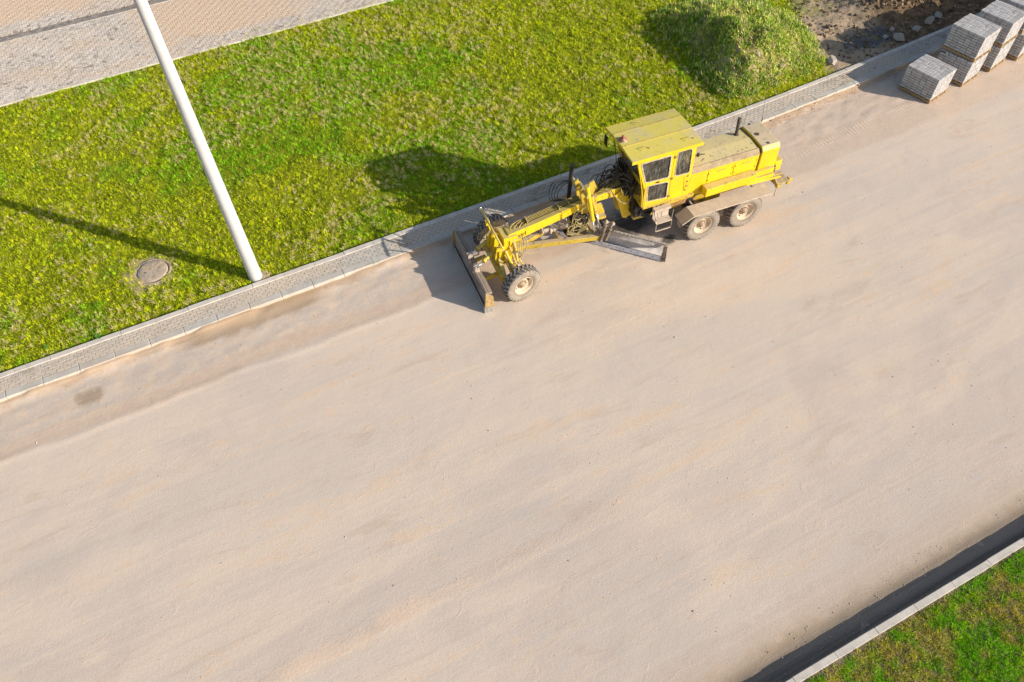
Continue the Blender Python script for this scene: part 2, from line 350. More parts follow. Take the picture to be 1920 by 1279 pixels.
class MB:
    def __init__(s): s.bm = bmesh.new()
    def box(s, x0, x1, y0, y1, z0, z1, mat=None, bev=0.0):
        vs = [s.bm.verts.new(v) for v in ((x0, y0, z0), (x1, y0, z0), (x1, y1, z0), (x0, y1, z0), (x0, y0, z1), (x1, y0, z1), (x1, y1, z1), (x0, y1, z1))]
        if mat is not None:
            for v in vs: v.co = mat @ v.co
        for f in ((3, 2, 1, 0), (4, 5, 6, 7), (0, 1, 5, 4), (1, 2, 6, 5), (2, 3, 7, 6), (3, 0, 4, 7)):
            s.bm.faces.new([vs[i] for i in f])
        return s
    def bar(s, a, b, w, h, up=(0, 0, 1)):
        a, b = Vector(a), Vector(b); d = (b-a); L = d.length; d.normalize()
        up = Vector(up)
        if abs(d.dot(up)) > .98: up = Vector((0, 1, 0))
        y = up.cross(d).normalized(); z = d.cross(y)
        m = Matrix((d, y, z)).transposed().to_4x4(); m.translation = a
        return s.box(0, L, -w/2, w/2, -h/2, h/2, m)
    def tube(s, pts, r, seg=8, cap=True):
        pts = [Vector(p) for p in pts]; rs = r if isinstance(r, (list, tuple)) else [r]*len(pts)
        rings = []; up = None
        for i, p in enumerate(pts):
            d = (pts[min(i+1, len(pts)-1)] - pts[max(i-1, 0)]).normalized()
            if up is None:
                up = Vector((0, 0, 1)) if abs(d.z) < .9 else Vector((1, 0, 0))
            u = (up - d*up.dot(d)).normalized(); v = d.cross(u); up = u
            rings.append([s.bm.verts.new(p + (u*math.cos(2*PI*k/seg) + v*math.sin(2*PI*k/seg))*rs[i]) for k in range(seg)])
        for a, b in zip(rings, rings[1:]):
            for k in range(seg):
                f = s.bm.faces.new((a[k], a[(k+1) % seg], b[(k+1) % seg], b[k])); f.smooth = True
        if cap:
            s.bm.faces.new(rings[0][::-1]); s.bm.faces.new(rings[-1])
        return s
    def cyl(s, a, b, r, seg=14): return s.tube([a, b], r, seg)
    def curve(s, pts, r, seg=6, n=14):
        P = [Vector(p) for p in pts]; P = [P[0]*2-P[1]] + P + [P[-1]*2-P[-2]]
        out = []
        for i in range(1, len(P)-2):
            for k in range(n):
                t = k/n
                out.append(.5*((2*P[i]) + (P[i+1]-P[i-1])*t + (2*P[i-1]-5*P[i]+4*P[i+1]-P[i+2])*t*t + (3*P[i]-P[i-1]-3*P[i+1]+P[i+2])*t**3))
        out.append(P[-2])
        return s.tube(out, r, seg)
    def lathe(s, prof, seg=40, axis='y', c=(0, 0, 0)):
        # prof: list of (radius, along axis)
        rings = []
        for (r, a) in prof:
            ring = []
            for k in range(seg):
                t = 2*PI*k/seg; u, v = r*math.cos(t), r*math.sin(t)
                q = (u, a, v) if axis == 'y' else ((u, v, a) if axis == 'z' else (a, u, v))
                ring.append(s.bm.verts.new((q[0]+c[0], q[1]+c[1], q[2]+c[2])))
            rings.append(ring)
        for a, b in zip(rings, rings[1:]):
            for k in range(seg):
                f = s.bm.faces.new((a[k], a[(k+1) % seg], b[(k+1) % seg], b[k])); f.smooth = True
        return s
    def prism(s, poly, off, to3, holes=()):
        """flat outline (with holes) extruded; to3 maps (u,v,w)->xyz, w = 0..off"""
        edges = []; loops = []
        for lp in (poly, *holes):
            vs = [s.bm.verts.new(to3(u, v, 0)) for u, v in lp]
            loops.append(vs)
            edges += [s.bm.edges.new((vs[i], vs[(i+1) % len(vs)])) for i in range(len(vs))]
        if holes:
            r = bmesh.ops.triangle_fill(s.bm, use_beauty=True, use_dissolve=False, edges=edges)
            faces = [g for g in r['geom'] if isinstance(g, bmesh.types.BMFace)]
        else: faces = [s.bm.faces.new(loops[0])]
        r = bmesh.ops.extrude_face_region(s.bm, geom=faces, use_keep_orig=True)
        nv = [g for g in r['geom'] if isinstance(g, bmesh.types.BMVert)]
        d = Vector(to3(0, 0, off)) - Vector(to3(0, 0, 0))
        bmesh.ops.translate(s.bm, verts=nv, vec=d)
        return s
    def side(s, poly, y0, y1, holes=()): return s.prism(poly, y1-y0, lambda u, v, w: (u, y0+w, v), holes)
    def cross(s, poly, x0, x1, holes=()): return s.prism(poly, x1-x0, lambda u, v, w: (x0+w, u, v), holes)
    def islands(s, loose=False, gap=.012):
        seen = {}; isl = []
        for v in s.bm.verts:
            if v in seen: continue
            st = [v]; seen[v] = len(isl); cur = []
            while st:
                a = st.pop(); cur.append(a)
                for e in a.link_edges:
                    b = e.other_vert(a)
                    if b not in seen: seen[b] = len(isl); st.append(b)
            isl.append(cur)
        bb = [([min(v.co[i] for v in c)-gap for i in range(3)], [max(v.co[i] for v in c) for i in range(3)]) for c in isl]
        par = list(range(len(isl)))
        def fd(i):
            while par[i] != i: i = par[i]
            return i
        if not loose:
            for i in range(len(isl)):
                for j in range(i):
                    if all(bb[i][0][k] <= bb[j][1][k] and bb[j][0][k] <= bb[i][1][k] for k in range(3)): par[fd(i)] = fd(j)
        gr = {}
        for i in range(len(isl)): gr.setdefault(fd(i), []).append(i)
        return isl, list(gr.values())
    def build(s, name, mat, parent=None, loc=(0, 0, 0), bev=0.0, seg=2, split=None):
        if split is None: split = parent is not None
        if split:
            isl, gr = s.islands(split == 'loose')
            if 1 < len(gr) <= 90:
                outs = []
                for g in gr:
                    mb = MB(); mp = {}
                    for i in g:
                        for v in isl[i]: mp[v] = mb.bm.verts.new(v.co)
                    fs = set(f for i in g for v in isl[i] for f in v.link_faces)
                    for f in s.bm.faces:
                        if f in fs:
                            n = mb.bm.faces.new([mp[v] for v in f.verts]); n.smooth = f.smooth
                    outs.append(mb.build(name, mat, parent, loc, bev, seg, split=False))
                s.bm.free(); return outs[0]
        bmesh.ops.recalc_face_normals(s.bm, faces=s.bm.faces)
        me = bpy.data.meshes.new(name); s.bm.to_mesh(me); s.bm.free()
        o = bpy.data.objects.new(name, me); COL.objects.link(o)
        if mat is not None: me.materials.append(mat)
        o.location = loc
        if parent is not None: o.parent = parent
        if bev:
            b = o.modifiers.new('bev', 'BEVEL'); b.width = bev; b.segments = seg; b.limit_method = 'ANGLE'; b.angle_limit = math.radians(40)
            b.harden_normals = False
        return o

def tag(o, label=None, cat=None, group=None, kind=None):
    if label: o['label'] = label
    if cat: o['category'] = cat
    if group: o['group'] = group
    if kind: o['kind'] = kind
    return o
def empty(name, loc=(0, 0, 0), rz=0.0):
    o = bpy.data.objects.new(name, None); COL.objects.link(o); o.location = loc; o.rotation_euler = (0, 0, rz); o.empty_display_size = .2
    return o
def copy_tree(o, parent=None):
    c = o.copy(); COL.objects.link(c)
    if parent is not None: c.parent = parent
    for ch in list(o.children): copy_tree(ch, c)
    return c
def np_mesh(name, V, F, mat, col=None, smooth=False, uv=None):
    me = bpy.data.meshes.new(name); V = np.asarray(V, dtype=np.float32); F = np.asarray(F, dtype=np.int32)
    k = F.shape[1]
    me.vertices.add(len(V)); me.vertices.foreach_set('co', V.ravel())
    me.loops.add(F.size); me.loops.foreach_set('vertex_index', F.ravel())
    me.polygons.add(len(F)); me.polygons.foreach_set('loop_start', np.arange(0, F.size, k, dtype=np.int32))
    me.polygons.foreach_set('use_smooth', np.full(len(F), bool(smooth)))
    me.update(calc_edges=True)
    if col is not None:
        a = me.color_attributes.new('col', 'FLOAT_COLOR', 'POINT')
        c4 = np.ones((len(V), 4), dtype=np.float32); c4[:, :3] = col; a.data.foreach_set('color', c4.ravel())
    me.materials.append(mat)
    o = bpy.data.objects.new(name, me); COL.objects.link(o); return o

# value noise in numpy
_T = rng.random((256, 256)).astype(np.float64)
def vnoise(x, y, sc=1.0, octv=4, ro=.55):
    s = 0; a = 1; tot = 0
    for i in range(octv):
        u = x*sc+17.3*i; v = y*sc-9.1*i
        iu = np.floor(u).astype(int); iv = np.floor(v).astype(int); fu = u-iu; fv = v-iv
        fu = fu*fu*(3-2*fu); fv = fv*fv*(3-2*fv)
        g = lambda p, q: _T[p % 256, q % 256]
        s = s + a*((g(iu, iv)*(1-fu)+g(iu+1, iv)*fu)*(1-fv) + (g(iu, iv+1)*(1-fu)+g(iu+1, iv+1)*fu)*fv)
        tot += a; a *= ro; sc *= 2.03
    return s/tot
def sstep(v, a, b):
    t = np.clip((v-a)/(b-a), 0, 1); return t*t*(3-2*t)

# ------------------------------------------------------------------ terrain functions
def koff(x):            # the kerb line bends away from the camera towards the right
    x = np.asarray(x, dtype=float)
    return .0021*np.clip(x-13, 0, None)**2
BK1, BK0, FK1, FK0 = 18.06, 17.88, 17.35, 17.10   # back kerb outer / inner, front kerb inner / outer
def mound_h(x, y):
    x = np.asarray(x, dtype=float); y = np.asarray(y, dtype=float)
    ridge = 20.5 + .10*(y-21.5) - .05*(y-21.5)**2
    ridge = np.where(y < 21.5, 20.5+.22*(y-21.5), ridge)
    dx = x-ridge
    f = np.where(dx < 0, 1-sstep(-dx, 0, 2.1), 1-sstep(dx, 0, 4.4)*1.0)
    g = sstep(y, 18.35, 20.4)*(1-sstep(y, 21.6, 25.8))
    h = 1.32*f*(g**.85)
    return h*(.72+.56*vnoise(x, y, 1.0, 3)) + .50*(vnoise(x+3, y, 1.7, 4, .65)-.5)*sstep(h, .05, .5)
def heap_h(x, y):
    x = np.asarray(x, dtype=float); y = np.asarray(y, dtype=float)
    r = np.sqrt(((x-30.2)/3.9)**2 + ((y-22.0)/2.5)**2)
    h = 1.5*(1-sstep(r, .05, 1.0))
    r2 = np.sqrt(((x-34.5)/3.5)**2 + ((y-22.5)/3)**2)
    h = h + 1.2*(1-sstep(r2, .0, 1.0))
    return h*(.75+.5*vnoise(x+5, y, 1.3, 4)) + .28*(vnoise(x, y, 3.5, 4, .65)-.5)*sstep(h, .02, .3)
def ground_h(x, y):
    return .075 + .05*(vnoise(x, y, .35, 3)-.5) + .20*(vnoise(x, y, 2.3, 4, .75)-.5)*np.clip((y-BK1-koff(x))/.5, .15, 1)*np.clip((31.95-y)/.4, .1, 1) + mound_h(x, y)
def is_bare(x, y):       # sandy / spoil ground right of the mound
    e = 23.2 + .40*(y-19.0) + 1.6*(vnoise(x, y, .5, 3)-.5)
    return sstep(x-e, -.35, .5)

def grid(name, x0, x1, y0, y1, dx, dy, hf, mat, smooth=True, col=None, ycurve=False):
    nx = int(round((x1-x0)/dx))+1; ny = int(round((y1-y0)/dy))+1
    X, Y = np.meshgrid(np.linspace(x0, x1, nx), np.linspace(y0, y1, ny))
    if ycurve: Y = Y + koff(X)*np.clip(1-(Y-y0)/6, 0, 1)
    Z = hf(X, Y); V = np.stack([X, Y, Z], -1).reshape(-1, 3)
    i = np.arange(nx*ny).reshape(ny, nx)
    F = np.stack([i[:-1, :-1], i[:-1, 1:], i[1:, 1:], i[1:, :-1]], -1).reshape(-1, 4)
    return np_mesh(name, V, F, mat, smooth=smooth, col=None if col is None else col(X.ravel(), Y.ravel()))

# ------------------------------------------------------------------ setting
# land to the horizon, one big sheet
g = MB(); g.bm.faces.new([g.bm.verts.new(v) for v in ((-2500, -2500, -.06), (2500, -2500, -.06), (2500, 2500, -.06), (-2500, 2500, -.06))])
tag(g.build('ground', M['land']), kind='structure')

def road_h(X, Y):
    z = .012*(vnoise(X, Y, 1.2, 3)-.5)
    Yc = Y - koff(X)
    # lumpy berm of earth against the kerb + pushed ridges
    k = sstep(Yc, 16.65, 17.0)*(vnoise(X*1.0, Y*1.0, 1.4, 4) > -1)
    z = z + k*(.02+.09*(1-sstep(X, 8, 14))*sstep(Yc, 16.85, 17.1)*sstep(vnoise(X, X*0, .8, 3), .3, .6)+.09*vnoise(X, Y, 2.2, 4)*sstep(X, 10, 20) + .03*vnoise(X, Y, 3, 3))
    z = z + .035*sstep(Y, 15.4, 15.9)*(vnoise(X, Y*2, 1.6, 4)-.45)*(1-sstep(X, 3, 8))
    z = z + .05*sstep(Yc, 14.9, 15.4)*(vnoise(X*.8, Y*1.8, 2.0, 4)-.45)*sstep(X, 16, 20)
    z = z + .014*np.exp(-((Y-15.05-.25*(vnoise(X, X*0, .5, 2)-.5))/.10)**2)*(1-sstep(X, 2, 7))
    z = z + .05*(1-sstep(Y, 1.6, 2.0))*vnoise(X, Y, 2.5, 3)*.6
    return z
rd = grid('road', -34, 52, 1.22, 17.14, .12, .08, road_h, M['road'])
# follow the bend of the kerb at its far side
me = rd.data; co = np.empty(len(me.vertices)*3, dtype=np.float32); me.vertices.foreach_get('co', co); co = co.reshape(-1, 3)
co[:, 1] += koff(co[:, 0])*np.clip((co[:, 1]-9)/8, 0, 1); me.vertices.foreach_set('co', co.ravel()); me.update()
tag(rd, kind='structure')

lawn = grid('lawn', -32, 27.5, 18.03, 31.85, .11, .11, lambda X, Y: ground_h(X, Y)-.16*is_bare(X, Y), M['lawn'], ycurve=True)
tag(lawn, kind='structure')
def bare_hf(X, Y): return ground_h(X, Y) - .09 + .10*is_bare(X, Y) + .07*(vnoise(X, Y, 2.5, 4)-.5) - .12*np.exp(-(((X-26.2)/1.8)**2+((Y-19.9)/.9)**2)) + heap_h(X, Y)
bare = grid('bare_earth', 22.0, 50, 18.05, 34, .09, .09, bare_hf, M['sand'], ycurve=True)
def mat_bare():
    t = NT('bare_earth_mix', .95, .1); p = t.pos
    x, y, z = t.xyz(p)[0:3]
    n1 = t.noise(p, 1.6, 7, .65); n2 = t.noise(p, 18, 5, .7); n3 = t.noise(p, .7, 5, .6)
    sandc = t.mix(t.ss(n1, .35, .65), (0.50, 0.375, 0.27), (0.42, 0.325, 0.21))
    spoilc = t.mix(t.ss(t.noise(p, 3.5, 7, .7), .35, .7), (0.12, 0.080, 0.045), (0.32, 0.215, 0.125))
    grn = t.mix(t.ss(n2, .4, .6), (0.20, .24, .04), (0.36, .34, .12))
    f = t.ss(t.add(t.add(x, t.mul(y, -.35)), t.mul(n3, 3)), 20.6, 22.6)   # spoil colour grows right / near kerb
    col = t.mix(f, sandc, spoilc)
    gf = t.mul(t.ss(y, 21.6, 22.6), t.mul(t.ss(t.noise(p, 1.1, 6, .7), .47, .56), t.ss(z, .5, .2)))
    col = t.mix(t.mul(gf, .8), col, grn)
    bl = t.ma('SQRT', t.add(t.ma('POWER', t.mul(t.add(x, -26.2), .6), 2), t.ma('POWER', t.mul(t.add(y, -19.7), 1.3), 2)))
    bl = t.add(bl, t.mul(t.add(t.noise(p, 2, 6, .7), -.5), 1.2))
    col = t.mix(t.ss(bl, 1.1, .5, 0, .85), col, (0.10, 0.115, 0.135))  # bluish shade of the pallet stacks painted onto the soil
    col = t.mix(t.ss(n2, .45, .8, 0, .5), col, (0.15, 0.115, 0.08))
    return t.fin(col, t.bump(t.add(n1, t.mul(n2, .6)), .05))
bare.data.materials[0] = mat_bare()
tag(bare, kind='structure')

# bottom right verge
def verge_hf(X, Y): return .225 + .05*(vnoise(X, Y, 1.2, 3)-.5) + .06*(vnoise(X, Y, 4, 3)-.5)
verge = grid('verge', -30, 46, -14, 1.085, .15, .10, verge_hf, M['lawn2']); tag(verge, kind='structure')

# kerbs: stones laid end to end, each with its own tiny offset
def kerb(name, x0, x1, ya, yb, z0, z1, L, mat, curve, bev=.012):
    bm = bmesh.new(); x = x0; i = 0
    while x < x1:
        a, b = x+.002, x+L-.002
        oa, ob = (float(koff(a)), float(koff(b))) if curve else (0, 0)
        dz = random.uniform(-.006, .006); dy = random.uniform(-.008, .008)
        vs = [bm.verts.new(v) for v in ((a, ya+oa+dy, z0), (b, ya+ob+dy, z0), (b, yb+ob+dy, z0), (a, yb+oa+dy, z0),
                                        (a, ya+oa+dy, z1+dz), (b, ya+ob+dy, z1+dz), (b, yb+ob+dy, z1+dz), (a, yb+oa+dy, z1+dz))]
        for f in ((3, 2, 1, 0), (4, 5, 6, 7), (0, 1, 5, 4), (1, 2, 6, 5), (2, 3, 7, 6), (3, 0, 4, 7)): bm.faces.new([vs[i] for i in f])
        x += L
    me = bpy.data.meshes.new(name); bm.to_mesh(me); bm.free(); me.materials.append(mat)
    o = bpy.data.objects.new(name, me); COL.objects.link(o)
    b = o.modifiers.new('bev', 'BEVEL'); b.width = bev; b.segments = 2
    return tag(o, kind='structure')
kerb('kerb', -30.6, 50, FK0, FK1, -.05, .150, 1.0, M['kerb'], True, .02)
kerb('kerb', -30.3, 50, BK0, BK1, -.05, .172, 1.0, M['kerb2'], True, .012)
kerb('kerb', -31.02, 46, 1.07, 1.235, -.05, .275, 1.155, M['kerb2'], False, .012)
kerb('kerb', -30, 14, 31.85, 31.95, -.05, .135, 1.0, M['kerb2'], False, .01)

# paving bricks, real small slabs with individual tint
def bricks(name, rects, z0, ztop, mat, curve=False, tint=(.78, 1.08)):
    R = np.array(rects); n = len(R)
    x0, x1, y0, y1 = R.T; dz = rng.normal(0, .0022, n); tl = rng.normal(0, .0018, (n, 4))
    P = np.zeros((n, 8, 3)); b = .006
    cx = [(x0, y0), (x1, y0), (x1, y1), (x0, y1)]
    sg = [(1, 1), (-1, 1), (-1, -1), (1, -1)]
    for i in range(4):
        P[:, i, 0], P[:, i, 1], P[:, i, 2] = cx[i][0], cx[i][1], z0
        P[:, 4+i, 0] = cx[i][0]+sg[i][0]*b; P[:, 4+i, 1] = cx[i][1]+sg[i][1]*b; P[:, 4+i, 2] = ztop+dz+tl[:, i]
        P[:, i, 2] = ztop-.012
    if curve: P[:, :, 1] += koff(P[:, :, 0])
    base = np.arange(n)[:, None]*8
    F = np.concatenate([base+np.array(f) for f in ((4, 5, 6, 7), (0, 1, 5, 4), (1, 2, 6, 5), (2, 3, 7, 6), (3, 0, 4, 7))], 0)
    t = rng.uniform(*tint, n)*(.9+.2*vnoise(x0, y0, .8, 3)); t = np.where(rng.random(n) < .10*(vnoise(x0, y0, .9, 3) > .48), t*.72, t)
    c = np.repeat(np.stack([t, t*rng.uniform(.97, 1.0, n), t*rng.uniform(.93, 1.0, n)], 1), 8, 0)
    return np_mesh(name, P.reshape(-1, 3), F, mat, col=c)
r = []
for row in range(5):
    y0 = BK0-.532+row*.1066; x = -30+(row % 2)*.1
    while x < 48: r.append((x+.003, x+.197, y0+.003, y0+.1036)); x += .2
pv = bricks('pavement', r, .1, .150, M['walkpave'], True); tag(pv, kind='structure')
bed = MB()
xs = [-30+i*.5 for i in range(161)]
for a, b in zip(xs, xs[1:]):
    oa, ob = float(koff(a)), float(koff(b))
    bed.bm.faces.new([bed.bm.verts.new(v) for v in ((a, FK1+oa, .142), (b, FK1+ob, .142), (b, BK0+ob, .142), (a, BK0+oa, .142))])
tag(bed.build('pavement_bed', mat_plain('joint_sand', (.24, .20, .155), .95, .3, 30)), kind='structure')
# far path: herringbone
r = []; w = .1
X0, X1, Y0, Y1 = -14, 16, 31.97, 44
def put(x, y, a, b):
    if x < X0 or x+a > X1 or y < Y0-.1 or y+b > Y1: return
    y0 = max(y, Y0)
    if not (36.62 < y+b/2 < 37.08): r.append((x+.003, x+a-.003, y0+.003, y+b-.003))
ny = int((Y1-Y0)/w)+4; nx = int((X1-X0)/w)+4
for j in range(ny):
    for i in range(nx):
        k = (i - j) % 4
        x, y = X0+i*w, Y0-.1+j*w
        if k == 0: put(x, y, .2, .1)
        elif k == 2: put(x, y, .1, .2) if False else None
        if k == 3: put(x, y-.0, .1, .2) if True else None
pp = bricks('path', r, .06, .135, M['pathpave'], tint=(.80, 1.06)); tag(pp, kind='structure')
r = []
for row in range(4):
    y0 = 36.66+row*.105; x = X0+(row % 2)*.1
    while x < X1: r.append((x+.005, x+.195, y0+.005, y0+.1)); x += .2
dk = bricks('path_gutter', r, .06, .128, mat_pavers('dark_gutter_pavers', (0.22, 0.21, 0.21), .12, .3), tint=(.6, 1.35)); tag(dk, kind='structure')
kerb('kerb', -14, 16, 36.585, 36.64, 0, .139, 1.0, M['kerb2'], False, .005)
g = MB(); g.bm.faces.new([g.bm.verts.new(v) for v in ((-60, 31.93, .122), (40, 31.93, .122), (40, 60, .122), (-60, 60, .122))])
tag(g.build('sandy_ground', M['sand']), kind='structure')

# ------------------------------------------------------------------ grass (nobody could count it)
def blades(name, n, region, hf, pick, ln=(.05, .10), wd=(.010, .018), lean=(.5, 1.25), mat='blade', zoff=0.0, pts=None, tuft=0, tr=.055):
    tcol = None
    if tuft:
        m = n//tuft; cx = rng.uniform(region[0], region[1], m); cy = rng.uniform(region[2], region[3], m)
        ts = rng.uniform(.62, 1.38, m); th = rng.uniform(.6, 1.5, m); tz = rng.uniform(0, 2*PI, m)
        rep = lambda a: np.repeat(a, tuft)
        r = rep(tr*th)*np.sqrt(rng.random(m*tuft)); an = rng.uniform(0, 2*PI, m*tuft)
        x = rep(cx)+r*np.cos(an); y = rep(cy)+r*np.sin(an); n = m*tuft; tcol = rep(ts); thh = rep(th); taz = rep(tz)
        hu = rep(rng.random(m))
        uni = rng.random(n) < .50; k = int(uni.sum())
        x[uni] = rng.uniform(region[0], region[1], k); y[uni] = rng.uniform(region[2], region[3], k); tcol[uni] = rng.uniform(.8, 1.1, k); thh[uni] = rng.uniform(.7, 1.1, k); hu[uni] = 1
    elif pts is None:
        x = rng.uniform(region[0], region[1], n); y = rng.uniform(region[2], region[3], n)
    else: x, y = pts; n = len(x)
    keep, col = pick(x, y)
    if tcol is not None: col = col*tcol[:, None]*np.where(hu[:, None] < .25, np.array([1.25, 1.05, 1.0]), np.array([1, 1, 1])); thh = thh[keep]; taz = taz[keep]
    x = x[keep]; y = y[keep]; col = np.clip(col[keep], 0, .95); n = len(x)
    z = hf(x, y)-.008+zoff*rng.random(n)
    az = rng.uniform(0, 2*PI, n); le = rng.uniform(*lean, n); L = rng.uniform(*ln, n); W = rng.uniform(*wd, n)
    if tcol is not None: L = L*thh; az = taz+rng.normal(0, 1.1, n)
    d = np.stack([np.cos(az)*np.sin(le), np.sin(az)*np.sin(le), np.cos(le)], 1)*L[:, None]
    a2 = az+PI/2+rng.uniform(-.6, .6, n); s = np.stack([np.cos(a2), np.sin(a2), np.zeros(n)], 1)*W[:, None]/2
    c = np.stack([x, y, z], 1)
    V = np.stack([c-s, c+s, c+d*.6+s*.7+[0, 0, 0], c+d], 1).reshape(-1, 3)
    F = np.arange(n)[:, None]*4+np.array([0, 1, 2, 3])
    o = np_mesh(name, V, F, M[mat], col=np.repeat(col, 4, 0)); return o

def lawn_pick(x, y):
    g = vnoise(x, y, .33, 3); h = vnoise(x+40, y, 1.4, 4); k = rng.random(len(x))
    lush = sstep(g+.35*(h-.5), .50, .66)[:, None]
    a = np.array([0.64, 0.78, 0.010]); b = np.array([0.30, 0.68, 0.010]); c = np.array([0.88, 0.92, 0.07])
    col = a*(1-lush)+b*lush
    col = col*(1-(k < .28)[:, None]*.5)+c*((k < .28)[:, None]*.5)
    straw = (rng.random(len(x)) < .05+.10*sstep(h, .5, .7))[:, None]
    col = np.where(straw, np.array([0.80, 0.66, 0.28]), col)
    col = col*rng.uniform(.5, 1.3, len(x))[:, None]
    keep = (rng.random(len(x)) > is_bare(x, y)*.995) & (rng.random(len(x)) > .6*sstep(mound_h(x, y), .15, .4)) & (y > BK1+koff(x)+.02) & (y < 31.83+.06*vnoise(x, y, 2, 2))
    md = np.sqrt(((x+2.97)/.47)**2+((y-20.17)/.47)**2)+.35*(vnoise(x, y, 5, 2)-.5)
    keep &= (md > 1.0) | (rng.random(len(x)) < .05)
    ring = (md < 2.0) & (rng.random(len(x)) < np.where(x < -2.8, .8, .45)*(2.1-md)/1.1); keep &= ~ring
    keep &= ~((abs(x-.15) < .42) & (y < 18.5) & (rng.random(len(x)) < .9))
    return keep, col
tag(blades('grass', 640000, (-13, 27, 18.03, 31.98), ground_h, lawn_pick, ln=(.05, .12), wd=(.011, .022), lean=(.3, 1.25), tuft=30, tr=.045), 'bright yellow green mown grass covering the lawn above the kerb', 'grass', kind='stuff')

def clip_pts(nc, region, per, rad, thr):
    x = rng.uniform(region[0], region[1], nc); y = rng.uniform(region[2], region[3], nc)
    g = vnoise(x, y, .30, 3)*.6+vnoise(x+9, y+3, 1.1, 3)*.4
    k = rng.random(nc) < sstep(g, thr-.08, thr+.10)
    x, y = x[k], y[k]; r = rad*rng.uniform(.4, 1.6, len(x)); an = rng.uniform(0, PI, len(x)); el = rng.uniform(.35, 1, len(x))
    x = np.repeat(x, per); y = np.repeat(y, per); r = np.repeat(r, per); an = np.repeat(an, per); el = np.repeat(el, per)
    u = rng.normal(0, 1, len(x))*r; v = rng.normal(0, 1, len(x))*r*el
    return x+u*np.cos(an)-v*np.sin(an), y+u*np.sin(an)+v*np.cos(an)
def straw_pick(x, y):
    k = rng.random(len(x))[:, None]
    col = np.array([0.92, 0.72, 0.40])*(k)+np.array([0.92, 0.82, 0.26])*(1-k)
    col = col*rng.uniform(.55, 1.2, len(x))[:, None]
    keep = (rng.random(len(x)) > is_bare(x, y)) & (y > BK1+koff(x)+.03) & (y < 32.6)
    keep &= (y < 31.8) | (rng.random(len(x)) < .35*(x > -1))
    return keep, col
tag(blades('dry_grass_clippings', 0, None, lambda x, y: np.where(y < 31.9, ground_h(x, y), .135), straw_pick, ln=(.05, .14), wd=(.010, .020), lean=(.9, 1.5), zoff=.11,
    pts=clip_pts(9500, (-13, 26, 18.2, 32.3), 17, .036, .50)), 'clumps of straw coloured mown clippings lying on the lawn', 'grass clippings', kind='stuff')

def verge_pick(x, y):
    g = vnoise(x, y, .8, 3); h = vnoise(x+40, y, 3.2, 4); k = rng.random(len(x))
    lush = sstep(g*.45+h*.55, .40, .60)[:, None]
    col = np.array([0.58, 0.58, 0.04])*(1-lush)+np.array([0.29, 0.64, 0.015])*lush
    straw = ((k < .30) & (lush[:, 0] < .5)) | (k < .06)
    col = np.where(straw[:, None], np.array([0.66, 0.52, 0.28]), col)*rng.uniform(.6, 1.25, len(x))[:, None]
    keep = (rng.random(len(x)) < .65+.5*lush[:, 0]) & (y < 1.05-.25*vnoise(x, y, 1.4, 3)*(rng.random(len(x))))
    return keep, col
tag(blades('verge_grass', 260000, (5.5, 17, -2.6, 1.08), verge_hf, verge_pick, ln=(.05, .12), wd=(.008, .016), lean=(.3, 1.3), tuft=40, tr=.05), 'patchy green grass with dry stalks beside the lower right kerb', 'grass', kind='stuff')

def weed_pick(x, y):
    m = mound_h(x, y); k = rng.random(len(x)); h = vnoise(x, y, 1.5, 3)
    col = np.where((k < .5)[:, None], np.array([0.26, 0.50, 0.04]), np.array([0.90, 0.86, 0.24]))
    col = np.where(((k > .80) & (h > .45))[:, None], np.array([0.78, 0.60, 0.42]), col)*rng.uniform(.6, 1.25, len(x))[:, None]
    keep = (m > .06) & (y > BK1+koff(x)+.08) & (rng.random(len(x)) > is_bare(x, y)*.96) & (rng.random(len(x)) < .15+1.0*sstep(vnoise(x+7, y, 1.8, 4), .36, .56))
    return keep, col
tag(blades('mound_weeds', 60000, (17.5, 25, 18.2, 26.5), ground_h, weed_pick, ln=(.08, .20), wd=(.025, .055), lean=(.1, 1.3), zoff=.10, tuft=22, tr=.13), 'leafy weeds overgrowing the earth mound by the kerb', 'weeds', kind='stuff')
def sparse_pick(x, y):
    k = rng.random(len(x))
    g = vnoise(x, y, .9, 4)
    col = np.where((k < .6)[:, None], np.array([0.34, 0.45, 0.05]), np.array([0.60, 0.50, 0.22]))*rng.uniform(.6, 1.2, len(x))[:, None]
    keep = (rng.random(len(x)) < sstep(g, .5, .65)) & (y > 22.0+.1*(x-25)) & (heap_h(x, y) < .4)
    return keep, col
tag(blades('sparse_grass', 22000, (23, 31, 20.5, 28), bare_hf, sparse_pick, ln=(.05, .10)), 'sparse weeds on the sandy ground beyond the mound', 'grass', kind='stuff')
# dry litter on the kerbside pavers
def lit_pick(x, y):
    yc = y-koff(x)
    keep = (yc > FK1-.1) & (yc < BK0-.01) & (rng.random(len(x)) < sstep(vnoise(x, y, .7, 3), .52, .68)*sstep(x, 2, 6))
    col = np.where((rng.random(len(x)) < .3)[:, None], np.array([0.22, 0.24, 0.05]), np.array([0.42, 0.33, 0.16]))*rng.uniform(.5, 1.2, len(x))[:, None]
    return keep, col
tag(blades('leaf_litter', 14000, (2, 28, 17.2, 18.3), lambda x, y: x*0+.156, lit_pick, ln=(.03, .08), wd=(.006, .015), lean=(1.3, 1.56), zoff=.02), 'dry grass litter scattered over the kerbside pavers', 'litter', kind='stuff')

